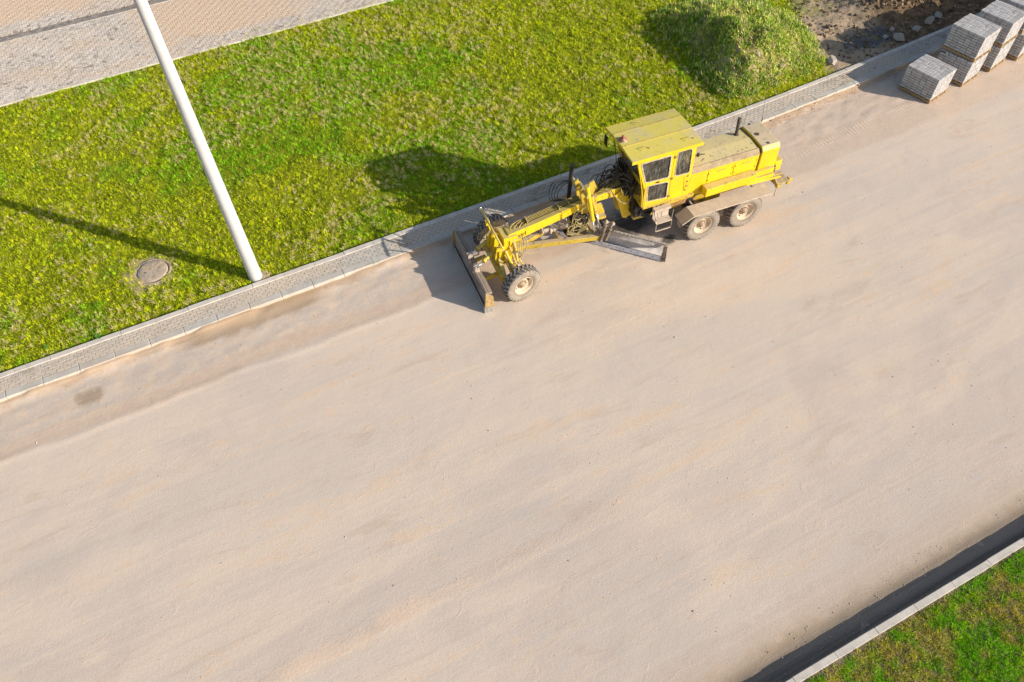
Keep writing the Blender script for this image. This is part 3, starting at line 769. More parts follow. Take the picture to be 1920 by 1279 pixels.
# pebbles
ico = bmesh.new(); bmesh.ops.create_icosphere(ico, subdivisions=1, radius=1); IV = np.array([v.co[:] for v in ico.verts]); IF = np.array([[v.index for v in f.verts] for f in ico.faces]); ico.free()
def pebbles(name, x, y, hf, size, cols, label):
    n = len(x); sc = size*np.exp(rng.normal(0, .35, n))
    sc3 = sc[:, None]*np.stack([rng.uniform(.7, 1.3, n), rng.uniform(.7, 1.3, n), rng.uniform(.4, .8, n)], 1)
    V = IV[None]*sc3[:, None]*(1+rng.normal(0, .12, (n, len(IV), 1)))
    a = rng.uniform(0, 2*PI, n); ca, sa = np.cos(a)[:, None], np.sin(a)[:, None]
    V = np.stack([V[..., 0]*ca-V[..., 1]*sa, V[..., 0]*sa+V[..., 1]*ca, V[..., 2]], -1)
    V += np.stack([x, y, hf(x, y)+sc3[:, 2]*.3], 1)[:, None]
    F = (np.arange(n)[:, None, None]*len(IV)+IF[None]).reshape(-1, 3)
    c = np.array(cols)[rng.integers(0, len(cols), n)]*rng.uniform(.7, 1.2, n)[:, None]
    return tag(np_mesh(name, V.reshape(-1, 3), F, M['pebble'], col=np.repeat(c, len(IV), 0)), label, 'gravel', kind='stuff')
def scat(n, x0, x1, y0, y1, f):
    x = rng.uniform(x0, x1, n); y = rng.uniform(y0, y1, n); k = rng.random(n) < f(x, y); return x[k], y[k]
def rdh(x, y): return road_h(x, y)
ax, ay = scat(9000, -10, 34, 1.3, 17.0, lambda x, y: .05+.25*sstep(vnoise(x, y, .6, 3), .55, .7)+.3*sstep(y, 15, 16))
bx_, by_ = scat(700, 4, 26, 1.25, 2.1, lambda x, y: sstep(vnoise(x, y, 1.1, 3), .4, .6))
cx_, cy_ = scat(5200, 8, 34, 16.2, 17.1, lambda x, y: sstep(vnoise(x, y, 1.1, 3), .42, .6)*sstep(y, 16.2, 17.0)); 
cy_ = cy_+koff(cx_)-.02
pebbles('gravel', np.r_[ax, bx_, cx_], np.r_[ay, by_, cy_], rdh, .010, [(.55, .45, .36), (.40, .30, .21), (.62, .55, .48), (.50, .42, .34)], 'small stones and crumbs scattered over the dusty road')
hx, hy = scat(30000, 24, 36, 18.4, 25, lambda x, y: .06+.94*sstep(heap_h(x, y)+.4*vnoise(x, y, 1.2, 3), .35, .8))
pebbles('spoil_lumps', hx, hy, bare_hf, .042, [(.32, .22, .14), (.19, .13, .085), (.44, .32, .22), (.12, .09, .07)], 'loose lumps of earth and stone covering the spoil heap')

# single rocks by the kerb
def rock(x, y, s, label, flat=.6, tall=None):
    bm = bmesh.new(); bmesh.ops.create_icosphere(bm, subdivisions=3, radius=1)
    ax = [random.uniform(.75, 1.3), random.uniform(.7, 1.1), flat]
    cuts = [(Vector((random.gauss(0, 1), random.gauss(0, 1), random.gauss(0, .8))).normalized(), random.uniform(.45, .75)) for _ in range(16)]
    for v in bm.verts:
        for nrm, d in cuts:
            k = v.co.dot(nrm)
            if k > d: v.co -= nrm*(k-d)
        v.co *= 1+random.uniform(-.02, .02)
        v.co = Vector((v.co.x*ax[0], v.co.y*ax[1], v.co.z*ax[2]))*s
    me = bpy.data.meshes.new('rock'); bm.to_mesh(me); bm.free(); me.materials.append(M['stone'])
    o = bpy.data.objects.new('rock', me); COL.objects.link(o)
    z = float(bare_hf(np.array([x]), np.array([y]))[0]) if x > 23.2 else float(ground_h(np.array([x]), np.array([y]))[0])
    o.location = (x, y, z+s*flat*.45); o.rotation_euler = (random.uniform(-.2, .2), random.uniform(-.2, .2), random.uniform(0, 6))
    return tag(o, label, 'rock', 'rocks beside the kerb')
rock(27.25, 19.02, .34, 'largest pale grey rock lying against the back kerb in the pallets\' shade')
rock(26.95, 19.42, .20, 'small upright grey rock just behind the largest pale rock')
rock(27.55, 19.70, .17, 'small rock on the spoil slope above the largest pale rock')
rock(29.15, 19.30, .27, 'pale angular rock beside the kerb close to the tall pallet stacks', .8)
rock(29.85, 19.45, .30, 'flat dark slab of rock nearest the tall pallet stacks', .35)
rock(28.35, 19.20, .24, 'low flat rock half buried between two pale rocks', .3)
rock(23.62, 18.92, .30, 'flat sandy rock at the foot of the grassy mound by the kerb', .45)
rock(20.3, 19.75, .15, 'small rock lying among the weeds low on the mound')
rock(20.35, 19.30, .13, 'small round rock below the others on the mound')
rock(21.1, 19.2, .17, 'tan rock on the mound nearest its sunlit right half')

# seedlings at the back kerb
def seedling(x, y, s, label):
    mb = MB()
    for k in range(11):
        a = k*2.4; r = s*random.uniform(.5, 1); w = r*.28
        d = Vector((math.cos(a), math.sin(a), 0)); q = Vector((-d.y, d.x, 0))
        z0 = .02+.02*random.random(); c = Vector((x, y, z0))
        p = [c, c+d*r*.55+q*w+Vector((0, 0, s*.4)), c+d*r+Vector((0, 0, s*.25)), c+d*r*.55-q*w+Vector((0, 0, s*.4))]
        mb.bm.faces.new([mb.bm.verts.new(v) for v in p])
    st = MB().cyl((x, y, 0), (x, y, .04), .006, 6)
    e = mb.build('plant', M['leafgreen'], loc=(0, 0, .13)); st.build('stem', M['leafgreen'], e)
    return tag(e, label, 'plant', 'seedlings at the back kerb')
seedling(-4.93, 18.12, .13, 'small leafy seedling overhanging the back kerb')
seedling(-6.35, 18.45, .12, 'small leafy weed in the lawn left of the other seedling')

# concrete manhole ring in the lawn
mb = MB(); mb.lathe([(.0, .11), (.30, .115), (.44, .105), (.47, .09), (.475, 0)], 40, 'z')
for v in mb.bm.verts:
    v.co.z += .012*math.sin(v.co.x*23)*math.cos(v.co.y*19)
mb.lathe([(.50, -.05), (.50, .075), (.56, .07), (.60, .03)], 40, 'z')
mh = mb.build('manhole_cover', M['slab'], loc=(-2.97, 20.15, .02), split=False)
for sx in (-.22, .22):
    mb = MB(); mb.box(sx-.04, sx+.04, -.012, .012, .112, .120); mb.build('lifting_slot', M['dark'], mh); tag(mh, 'round weathered concrete manhole cover sunk in the lawn', 'manhole cover')

# street pole (goes up out of the picture)
pr = empty('street_pole', (-.10, 18.36, 0))
tag(pr, 'tall tapered white concrete pole standing on the lawn beside the kerb', 'pole')
H = 11.6; mb = MB(); n = 40
mb.lathe([(.205-(.205-.118)*i/n, .05+H*i/n) for i in range(n+1)]+[(.0, .05+H)], 32, 'z'); mb.build('shaft', M['pole'], pr)
mb = MB(); mb.box(-.12, .40, -.20, .12, -.02, .105); mb.build('footing', M['slab'], pr, bev=.02)

# ------------------------------------------------------------------ pallets of paving blocks
def pallet_proto(seed):
    random.seed(seed)
    LX, LY = 1.12, 1.24
    root = empty('block_pallet')
    w = MB()
    for i in range(7): w.box(0, LX+.03, i*.195, i*.195+.10, .10, .122)     # deck boards along x
    for x in (.0, .51, 1.03): w.box(x, x+.12, 0, LY+.03, .02, .10)
    for y in (.0, .58, 1.15): w.box(0, LX+.03, y, y+.10, .0, .02)
    w.build('pallet', M['wood'], root, loc=(-.015, -.015, 0), bev=.004, seg=1, split=False)
    P = []; C = []
    nzc = 9; hz = .0975; z0 = .124
    cxn, cyn = 5, 6; ux, uy = LX/cxn, LY/cyn
    for k in range(nzc):
        z = z0+k*hz
        for i in range(cxn):
            for j in range(cyn):
                if 0 < i < cxn-1 and 0 < j < cyn-1 and k < nzc-1: continue
                o = random.random() < .5
                if i in (0, cxn-1) or j in (0, cyn-1): o = False
                if k == nzc-1 and random.random() < .5: o = random.random() < .6
                for q in (0, 1):
                    if o: r = (i*ux, (i+1)*ux, j*uy+q*uy/2, j*uy+(q+1)*uy/2)
                    else: r = (i*ux+q*ux/2, i*ux+(q+1)*ux/2, j*uy, (j+1)*uy)
                    P.append((*r, z, z+hz)); t = random.uniform(.78, 1.10)
                    if random.random() < .07: t *= .82
                    C.append((t, t*.99, t*.985))
    P = np.array(P); n = len(P); g = .0065
    tp = P[:, 5] > z0+nzc*hz-.02
    jx = rng.normal(0, .003, n)*np.where(tp, 2.2, 1); jy = rng.normal(0, .003, n)*np.where(tp, 2.2, 1)
    V = np.zeros((n, 8, 3)); idx = [(0, 2), (1, 2), (1, 3), (0, 3)]
    sgx = [1, -1, -1, 1]; sgy = [1, 1, -1, -1]
    for a in range(4):
        for b in (0, 1):
            V[:, a+4*b, 0] = P[:, idx[a][0]]+sgx[a]*g+jx; V[:, a+4*b, 1] = P[:, idx[a][1]]+sgy[a]*g+jy
            V[:, a+4*b, 2] = P[:, 4+b]+(-.009 if b else .009)*np.where(tp, .4, 1)
    base = np.arange(n)[:, None]*8
    F = np.concatenate([base+np.array(f) for f in ((3, 2, 1, 0), (4, 5, 6, 7), (0, 1, 5, 4), (1, 2, 6, 5), (2, 3, 7, 6), (3, 0, 4, 7))], 0)
    o = np_mesh('paving_blocks', V.reshape(-1, 3), F, M['block'], col=np.repeat(np.array(C), 8, 0)); o.parent = root
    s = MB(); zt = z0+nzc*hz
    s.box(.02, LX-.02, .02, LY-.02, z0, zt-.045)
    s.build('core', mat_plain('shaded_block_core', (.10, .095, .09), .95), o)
    s = MB()
    for y in (.30, .92):
        s.box(-.006, -.002, y, y+.009, .1, zt+.004); s.box(LX+.002, LX+.006, y, y+.009, .1, zt+.004); s.box(-.006, LX+.006, y, y+.009, zt+.001, zt+.005)
    s.build('strap', M['gasket'], root)
    return root
P0 = pallet_proto(3); P1 = pallet_proto(8); used = set()
ROT = math.radians(12.5)
def place(proto, x, y, z, rot, label):
    o = proto if proto.name not in used else copy_tree(proto)
    used.add(proto.name); o.scale = (1.03, 1.05, 1); o.location = (x, y, z); o.rotation_euler = (0, 0, rot)
    tag(o, label, 'pallet of blocks', 'pallets of grey paving blocks on the kerbside')
HP = 1.005
place(P0, 25.11, 15.19, 0.02, ROT, 'single low pallet of grey paving blocks standing alone nearest the grader'); P0.scale = (1.05, 1.06, 1.0)
STD = True
place(P1, 27.00, 15.40, 0.02, ROT*1.02, 'lower pallet of grey paving blocks in the first double stack from the left')
place(P0, 27.07, 15.45, HP+.02, ROT*1.02, 'upper pallet of grey paving blocks in the first double stack from the left')
place(P1, 28.71, 15.61, 0.02, ROT*1.1, 'lower pallet of grey paving blocks in the second double stack from the left')
place(P0, 28.74, 15.66, HP+.02, ROT*1.1, 'upper pallet of grey paving blocks in the second double stack from the left')
place(P1, 30.25, 15.66, 0.02, ROT*1.2, 'lower pallet of grey paving blocks at the right edge of the photo')
place(P0, 30.20, 15.98, HP+.02, ROT*1.2, 'upper pallet of grey paving blocks in the top right corner')
for i in range(3):
    for k in (0, 1):
        place((P1, P0)[k], 31.75+i*1.55, 15.98+i*.42, .02+HP*k, ROT*1.3, 'stacked pallet of grey paving blocks further along the row beyond the right edge')
random.seed(21)

# ------------------------------------------------------------------ road grader
GX, GY, GA = 14.0946, 14.4652, math.radians(175.2)
G = empty('road_grader', (GX, GY, 0), GA)
tag(G, 'yellow six wheeled motor grader parked on the dusty road beside the kerb', 'road grader')
Yp, Yd, Yc = M['yellow'], M['yellow_dirty'], M['yellow_clean']

# wheels -------------------------------------------------------------
def wheel(x, y, z, side, steer=0.0, lean=0.0, proto=None, deep=1.0):
    """side=+1: outer face towards +y"""
    if proto is not None:
        w = copy_tree(proto)
    else:
        R, Wd = .62, .36
        hb = MB()
        hb.lathe([(0, .125), (.06, .12), (.07, .10), (.095, .095), (.10, .055), (.155, .05), (.16, .02)], 24)
        for k in range(10):
            a = 2*PI*k/10; hb.cyl((.135*math.cos(a), .05, .135*math.sin(a)), (.135*math.cos(a), .095, .135*math.sin(a)), .017, 6)
        w = hb.build('wheel', M['hub'], G, split=False)
        rm = MB()
        rm.lathe([(.16, .035), (.20, .03), (.245, .045), (.275, .085), (.285, .125), (.315, .135), (.325, .15), (.325, -.14), (.28, -.12), (.16, -.05), (.14, .03), (.16, .035)], 40)
        rim = rm.build('rim', M['rim'], w)
        ho = MB()
        for k in range(8):
            a = 2*PI*(k+.5)/8
            if k % 4 == 0: m = Matrix.Translation((.232*math.cos(a), .045, .232*math.sin(a))) @ Matrix.Rotation(-a, 4, 'Y'); ho.box(-.018, .018, -.004, .006, -.04, .04, m)
        ho.build('vent_hole', M['dark'], w)
        ty = MB()
        prof = [(.318, -.125), (.35, -.150), (.42, -.172), (.50, -.178), (.555, -.170), (.59, -.150), (.598, -.10), (.602, 0), (.598, .10), (.59, .150), (.555, .170), (.50, .178), (.42, .172), (.35, .150), (.318, .125)]
        ty.lathe(prof, 60)
        nl = 26
        for s in (-1, 1):
            for k in range(nl):
                a0 = 2*PI*(k+(.5 if s > 0 else 0))/nl; rows = []
                for (yy, da, r0) in ((.0, .0, .625), (.07, .035, .625), (.13, .085, .622), (.168, .115, .600), (.180, .135, .555)):
                    hw = .052 if yy < .15 else .045
                    row = []
                    for (ang, rr) in ((a0+da-hw, r0-.035), (a0+da-hw*.8, r0), (a0+da+hw*.8, r0), (a0+da+hw, r0-.035)):
                        row.append(ty.bm.verts.new((rr*math.cos(ang), s*(yy if yy else .008), rr*math.sin(ang))))
                    rows.append(row)
                for A, B in zip(rows, rows[1:]):
                    for q in range(3): ty.bm.faces.new((A[q], A[q+1], B[q+1], B[q]))
                ty.bm.faces.new(rows[0]); ty.bm.faces.new(rows[-1])
        ty.build('tyre', M['rubber'], w)
    w.parent = G
    w.location = (x, y, z)
    w.rotation_euler = (lean, random.uniform(0, 3), steer + (0 if side > 0 else PI))
    w.rotation_mode = 'ZXY' if False else 'XYZ'
    # order: spin about own axle first, then lean / steer
    w.rotation_euler = (Matrix.Rotation(steer+(0 if side > 0 else PI), 4, 'Z') @ Matrix.Rotation(lean*side, 4, 'X') @ Matrix.Rotation(random.uniform(0, 3), 4, 'Y')).to_euler()
    return w
W = wheel(.73, 1.08, .615, 1)
wheel(-.85, 1.08, .615, 1, proto=W); wheel(.73, -1.08, .615, -1, proto=W); wheel(-.85, -1.08, .615, -1, proto=W)
wheel(7.02, 1.23, .61, 1, steer=math.radians(11), lean=math.radians(0), proto=W)
wheel(7.08, -1.16, .61, -1, steer=math.radians(13), lean=math.radians(0), proto=W)

# chassis ------------------------------------------------------------
for s in (-1, 1):
    mb = MB(); mb.side(rpoly([(1.35, .40), (1.35, .80), (.9, .88), (-1.0, .88), (-1.45, .80), (-1.45, .40), (-1.0, .34), (.9, .34)], .06), s*.70, s*.86)
    mb.build('tandem_case', M['dustmetal'], G, bev=.012)
mb = MB()
for s in (-1, 1):
    mb.box(-2.05, 2.9, s*.36, s*.50, 1.02, 1.36)
mb.box(-2.05, -1.93, -.5, .5, 1.02, 1.36); mb.box(-.15, .05, -.86, .86, .5, .75); mb.box(-.35, .25, -.4, .4, .55, 1.05)
mb.build('main_frame', Yd, G, bev=.012)
mb = MB(); mb.box(.80, 2.32, .52, .62, 1.22, 1.42); mb.box(.80, 2.32, -.62, -.52, 1.22, 1.42); mb.box(.8, .9, -.6, .6, 1.24, 1.40); mb.build('side_beam', M['rust'], G, bev=.008)
mb = MB(); mb.box(.75, 1.15, -.45, .55, .95, 1.55); mb.box(1.3, 2.6, -.38, .38, .85, 1.6); mb.cyl((1.0, .5, 1.3), (1.0, .66, 1.3), .12); mb.cyl((-.6, -.3, 1.2), (.8, -.3, 1.2), .1)
mb.build('gearbox', M['dark'], G, bev=.03)

# mudguards
for s in (-1, 1):
    mb = MB()
    poly = [(-1.58, 1.315), (1.28, 1.345), (1.66, 1.13), (1.66, 1.118), (1.28, 1.33), (-1.58, 1.30)]
    mb.side(poly, s*.90, s*1.37)
    mb.side([(-1.58, 1.315), (1.28, 1.345), (1.66, 1.13), (1.66, 1.09), (1.28, 1.295), (-1.58, 1.265)], s*1.37, s*1.385)
    mb.box(1.0, 1.04, s*.6, s*.92, 1.25, 1.30); mb.box(-1.2, -1.16, s*.6, s*.92, 1.25, 1.30)
    mb.build('mudguard', M['dustmetal'], G)

# engine hood ---------------------------------------------------------
mb = MB(); mb.cross([(-.63, 1.45), (.63, 1.45), (.63, 2.40), (.52, 2.53), (0, 2.565), (-.52, 2.53), (-.63, 2.40)], -1.30, 1.24)
hood = mb.build('engine_hood', M['hoodpaint'], G, bev=.018)
mb = MB(); mb.cross([(.64, 2.385), (.652, 2.395), (.532, 2.55), (.515, 2.545)], -1.28, 1.20); mb.build('hood_edge', M['rust2'], hood)
for (a, b) in ((.52, -.37), (-.41, -1.26)):
    mb = MB(); mb.side(rpoly([(a, 1.86), (a, 2.31), (b, 2.31), (b, 1.86)], .03), .631, .645)
    mb.build('side_door', Yc, hood, bev=.005)
    mb = MB(); mb.curve([((a+b)/2+.13, .645, 2.235), ((a+b)/2+.1, .68, 2.245), ((a+b)/2-.1, .68, 2.245), ((a+b)/2-.13, .645, 2.235)], .009); mb.build('handle', Yd, hood)
mb = MB(); mb.side(rpoly([(1.14, 1.86), (1.14, 2.31), (.58, 2.31), (.58, 1.86)], .03), .631, .641); mb.build('side_door', Yc, hood, bev=.004)
mb = MB()
for x in (.50, -.34, -.45, -1.22):
    for z in (1.95, 2.2): mb.cyl((x, .648, z-.025), (x, .648, z+.025), .009, 8)
for (x, y) in ((.66, .36), (.60, .33), (.55, .30), (-.95, .36), (-.78, .38), (-1.15, -.1), (-1.2, .25), (-.62, .40)):
    zz = 2.565-.035*abs(y)/.52; mb.cyl((x, y, zz-.01), (x, y, zz+.014), .014, 8)
mb.build('hinge', M['dark'], hood)
# exhaust, air cleaner
mb = MB(); mb.tube([(-.99, -.31, 2.54), (-.985, -.31, 2.57)], .075, 16); mb.tube([(-.985, -.31, 2.55), (-.96, -.31, 3.12), (-.95, -.31, 3.18)], .055, 16, cap=False)
mb.tube([(-.95, -.31, 3.181), (-.956, -.31, 3.02)], .046, 16); mb.build('exhaust_pipe', mat_plain('sooty_pipe', (.12, .095, .085), .7, .35, 9), G)
mb = MB(); mb.lathe([(0, .36), (.07, .35), (.095, .29), (.085, .2), (.10, .18), (.10, .02), (.12, 0)], 20, 'z', (.86, -.08, 2.56)); mb.build('air_cleaner', M['cloth'], G)
mb = MB(); mb.lathe([(0, .11), (.05, .105), (.055, .06), (.03, .05), (.03, 0)], 16, 'z', (.66, .14, 2.555)); mb.bar((.66, .14, 2.63), (.47, .20, 2.63), .02, .02); mb.bar((.72, -.02, 2.58), (.84, .22, 2.60), .025, .03)
mb.build('filler_cap', M['dark'], G)
# radiator housing at the rear
mb = MB(); mb.cross([(-.66, 1.47), (.66, 1.47), (.66, 2.47), (.56, 2.60), (0, 2.625), (-.56, 2.60), (-.66, 2.47)], -2.0, -1.355)
rad = mb.build('radiator_housing', mat_yellow('radiator_paint', dust=1.5, rust=.2, top=(0.64, 0.51, 0.33)), G, bev=.016)
mb = MB(); mb.box(-1.358, -1.298, -.60, .60, 1.5, 2.50); mb.build('slot', M['dark'], rad)
mb = MB()
for (x, y, r, z) in ((-1.60, -.55, .045, 2.60), (-1.53, 0.0, .07, 2.625), (-1.63, .48, .045, 2.605)):
    mb.cyl((x, y, z-.02), (x, y, z+.012), r, 16)
mb.build('filler_hole', M['dark'], rad)
mb = MB(); mb.box(-2.012, -2.0, -.5, .5, 1.6, 2.4)
for k in range(12): mb.box(-2.02, -2.01, -.48, .48, 1.63+k*.062, 1.66+k*.062)
mb.build('grille', M['dark'], rad)
mb = MB(); mb.cyl((-1.74, .655, 1.66), (-1.74, .672, 1.66), .15, 24); mb.build('darker_disc', Yd, rad, bev=.008)  # round disc in a darker yellow on the housing side
mb = MB(); mb.box(-2.33, -2.06, .34, .60, 1.40, 1.80); mb.build('lamp_box', Yc, G, bev=.02)
mb = MB(); mb.cyl((-1.98, .55, 1.62), (-2.06, .52, 1.62), .12, 18); mb.cyl((-1.98, .62, 1.55), (-2.04, .70, 1.55), .07, 14); mb.build('rear_lamp', M['dark'], G)
mb = MB(); mb.cyl((-2.12, -.60, 2.5), (-2.12, -.60, 2.66), .014, 8); mb.tube([(-2.12, -.60, 2.66), (-2.06, -.61, 3.1), (-1.96, -.62, 3.75)], .0045, 5); mb.build('antenna', M['dark'], G)

# long tool box and rear side ledge
mb = MB(); mb.box(-1.18, .66, .648, .92, 1.52, 1.83); mb.build('tool_box', Yp, G, bev=.02)
mb = MB(); mb.box(-1.18, .66, -.92, -.648, 1.52, 1.83); mb.build('tool_box', Yp, G, bev=.02)
for s in (-1, 1):
    mb = MB(); mb.box(-1.92, -1.20, s*.668, s*.78, 1.58, 1.77); mb.box(-1.95, -1.20, s*.668, s*.82, 1.40, 1.55); mb.bar((-2.25, s*.80, 1.30), (-.9, s*.84, 1.44), .05, .07)
    mb.build('side_ledge', Yp, G, bev=.012)
# hitch frame at the back
mb = MB()
for s in (-1, 1):
    mb.box(-2.60, -2.14, s*.40, s*.52, 1.00, 1.12); mb.bar((-2.2, s*.28, 1.30), (-2.12, s*.95, 1.02), .05, .16)
    mb.box(-2.52, -2.12, s*.52, s*.92, 1.06, 1.095); mb.side(rpoly([(-2.62, .98), (-2.62, 1.12), (-2.78, 1.10), (-2.80, 1.0)], .03), s*.72, s*.86)
    mb.bar((-2.14, s*.92, 1.08), (-1.84, s*1.22, .98), .03, .14)
    mb.box(-2.60, -2.5, s*.5, s*.95, .98, 1.10)
mb.box(-2.3, -2.15, -.95, .95, .95, 1.05); mb.box(-2.35, -2.2, -.12, .12, .55, 1.3)
mb.build('hitch_frame', Yd, G, bev=.01)

# cab -----------------------------------------------------------------
side = [(1.22, 1.68), (2.82, 1.72), (2.86, 2.55), (3.22, 3.66), (1.26, 3.66)]
w1 = rpoly([(3.06, 3.50), (2.08, 3.50), (2.05, 2.68), (2.83, 2.72)], .07, 5)
w2 = rpoly([(2.72, 2.56), (2.03, 2.50), (2.00, 1.86), (2.68, 1.93)], .07, 5)
w3 = rpoly([(1.86, 3.56), (1.40, 3.56), (1.33, 2.62), (1.84, 2.64)], .11, 5)
def ring(poly, k):      # outline grown about its centre
    cx = sum(p[0] for p in poly)/len(poly); cy = sum(p[1] for p in poly)/len(poly)
    return [(cx+(p[0]-cx)*k+(.0), cy+(p[1]-cy)*k) for p in poly]
mb = MB()
for s in (-1, 1):
    mb.side(side, s*.70, s*.75, (w1, w2, w3))
# rear and front walls
rw = rpoly([(-.55, 2.72), (.55, 2.72), (.55, 3.5), (-.55, 3.5)], .08)
mb.cross([(-.70, 1.70), (.70, 1.70), (.70, 3.66), (-.70, 3.66)], 1.225, 1.265, (rw,))
fw = rpoly([(-.62, 2.60), (.62, 2.60), (.62, 3.54), (-.62, 3.54)], .06)
sl = (3.22-2.86)/(3.66-2.55)
mb.prism([(-.70, 2.56), (.70, 2.56), (.70, 3.65), (-.70, 3.65)], -.04, lambda u, v, w: (2.86+(v-2.55)*sl+w, u, v), (fw,))
fl = rpoly([(-.62, 1.80), (.62, 1.80), (.62, 2.48), (-.62, 2.48)], .06)
mb.prism([(-.70, 1.72), (.70, 1.72), (.70, 2.55), (-.70, 2.55)], -.04, lambda u, v, w: (2.82+(v-1.72)*.048+w, u, v), (fl,))
mb.box(1.27, 2.80, -.70, .70, 1.66, 1.70)
cab = mb.build('cab', Yc, G)
mb = MB()
for s in (-1, 1):
    for wn in (w1, w2, w3): mb.side(ring(wn, 1.045), s*.751, s*.760, (ring(wn, .965),))
mb.build('window_gasket', M['gasket'], cab)
for s in (-1, 1):
    for wn in (w1, w2, w3):
        mb = MB(); mb.side(ring(wn, 1.0), s*.722, s*.728); mb.build('window', M['glass'], cab)
mb = MB(); mb.cross(rw, 1.24, 1.246); mb.build('window', M['glass'], cab)
mb = MB(); mb.prism(fw, -.006, lambda u, v, w: (2.845+(v-2.55)*sl+w, u, v)); mb.build('windscreen', M['glass'], cab)
mb = MB(); mb.prism(fl, -.006, lambda u, v, w: (2.805+(v-1.72)*.048+w, u, v)); mb.build('window', M['glass'], cab)
# door leaf outline, hinges, handle, rail
mb = MB(); dd = rpoly([(3.10, 3.58), (1.96, 3.58), (1.92, 1.76), (2.76, 1.79), (2.80, 2.58)], .06)
mb.side(ring(dd, 1.005), .7515, .7565, (ring(dd, .987),)); mb.build('door_seam', Yd, cab)
mb = MB()
for (x, z) in ((1.945, 3.40), (1.93, 2.6), (1.92, 1.90)): mb.box(x-.03, x+.03, .752, .775, z-.04, z+.04)
for (x, z) in ((1.36, 2.50), (1.34, 2.28), (1.33, 2.10), (1.36, 1.95)): mb.box(x-.025, x+.025, .752, .765, z-.03, z+.03)
mb.build('hinge', M['rust'], cab)
mb = MB(); mb.box(2.36, 2.46, .755, .785, 2.605, 2.635); mb.cyl((2.46, .77, 2.62), (2.36, .79, 2.62), .012, 8)
mb.build('door_handle', M['dark'], cab)
mb = MB(); mb.curve([(3.16, .76, 3.45), (3.18, .82, 3.42), (3.05, .83, 2.9), (2.93, .83, 2.3), (2.90, .83, 1.9), (2.86, .77, 1.84)], .016)
mb.curve([(1.45, .755, 2.5), (1.44, .79, 2.48), (1.40, .79, 2.2), (1.42, .755, 1.98)], .008, n=6); mb.build('grab_rail', Yp, cab)
mb = MB()
for s in (-1, 1): mb.box(2.76, 2.84, s*.757, s*.785, 1.76, 2.5)
mb.box(1.25, 2.80, .752, .78, 1.66, 1.72); mb.build('door_sill', Yd, cab, bev=.008)

# roof: three pressed panels
mb = MB()
def rp(ya, yb, za, zb, x0=1.14, x1=3.44, th=.035):
    vs = []
    for (x, y, z) in ((x0, ya, za), (x1, ya, za), (x1, yb, zb), (x0, yb, zb)):
        vs.append((x, y, z))
    lo = [mb.bm.verts.new((v[0], v[1], v[2]-th)) for v in vs]; hi = [mb.bm.verts.new(v) for v in vs]
    mb.bm.faces.new(hi); mb.bm.faces.new(lo[::-1])
    for i in range(4): mb.bm.faces.new((lo[i], lo[(i+1) % 4], hi[(i+1) % 4], hi[i]))
rp(.200, .86, 3.815, 3.765); rp(-.412, .194, 3.825, 3.825); rp(-.87, -.418, 3.765, 3.815)
mb.box(1.16, 3.40, -.85, .84, 3.66, 3.735)
roof = mb.build('roof', M['roofpaint'], G, bev=.01)
mb = MB(); mb.box(1.13, 3.45, .850, .872, 3.66, 3.765); mb.box(1.13, 3.45, -.882, -.862, 3.66, 3.765)
mb.box(1.12, 1.14, -.86, .85, 3.67, 3.76); mb.build('gutter_rail', Yc, roof, bev=.006)
mb = MB()
for y in (.197, -.415): mb.box(1.15, 3.43, y-.012, y+.012, 3.80, 3.832)
mb.build('seam', Yd, roof)
mb = MB(); mb.curve([(3.0, .52, 3.79), (2.95, .50, 3.86), (2.75, .50, 3.86), (2.72, .52, 3.79)], .007, n=6); mb.curve([(1.33, .62, 3.78), (1.36, .60, 3.85), (1.60, .60, 3.85), (1.62, .62, 3.78)], .007, n=6)
mb.curve([(2.6, -.62, 3.79), (2.58, -.62, 3.85), (2.45, -.62, 3.85), (2.43, -.62, 3.79)], .007, n=6)
mb.cyl((2.72, .52, 3.78), (2.72, .52, 3.83), .02, 8); mb.cyl((1.33, .62, 3.76), (1.33, .62, 3.81), .02, 8); mb.build('lifting_loop', Yd, roof)
mb = MB(); mb.lathe([(0, .035), (.10, .035), (.125, .02), (.125, 0)], 24, 'z', (3.29, -.06, 3.825)); mb.build('beacon_base', M['grey'], roof)
mb = MB(); mb.lathe([(.118, .036), (.12, .05), (.06, .062), (.05, .10), (.042, .165), (.02, .185), (0, .188)], 20, 'z', (3.29, -.06, 3.825)); mb.build('beacon', M['beacon'], G)
# mirror and stay wires on the far side
mb = MB(); mb.curve([(3.30, -.74, 3.68), (3.42, -.86, 3.5), (3.36, -.92, 3.2)], .010); mb.curve([(3.30, -.60, 3.66), (3.14, -.62, 2.9), (3.0, -.6, 2.1)], .010); mb.curve([(3.24, -.45, 3.6), (3.07, -.46, 2.9), (2.98, -.45, 2.35)], .008)
mb.build('mirror_arm', M['dark'], G)
mb = MB(); mb.box(3.33, 3.36, -1.02, -.84, 3.05, 3.40); mb.build('mirror', M['dark'], G, bev=.012)
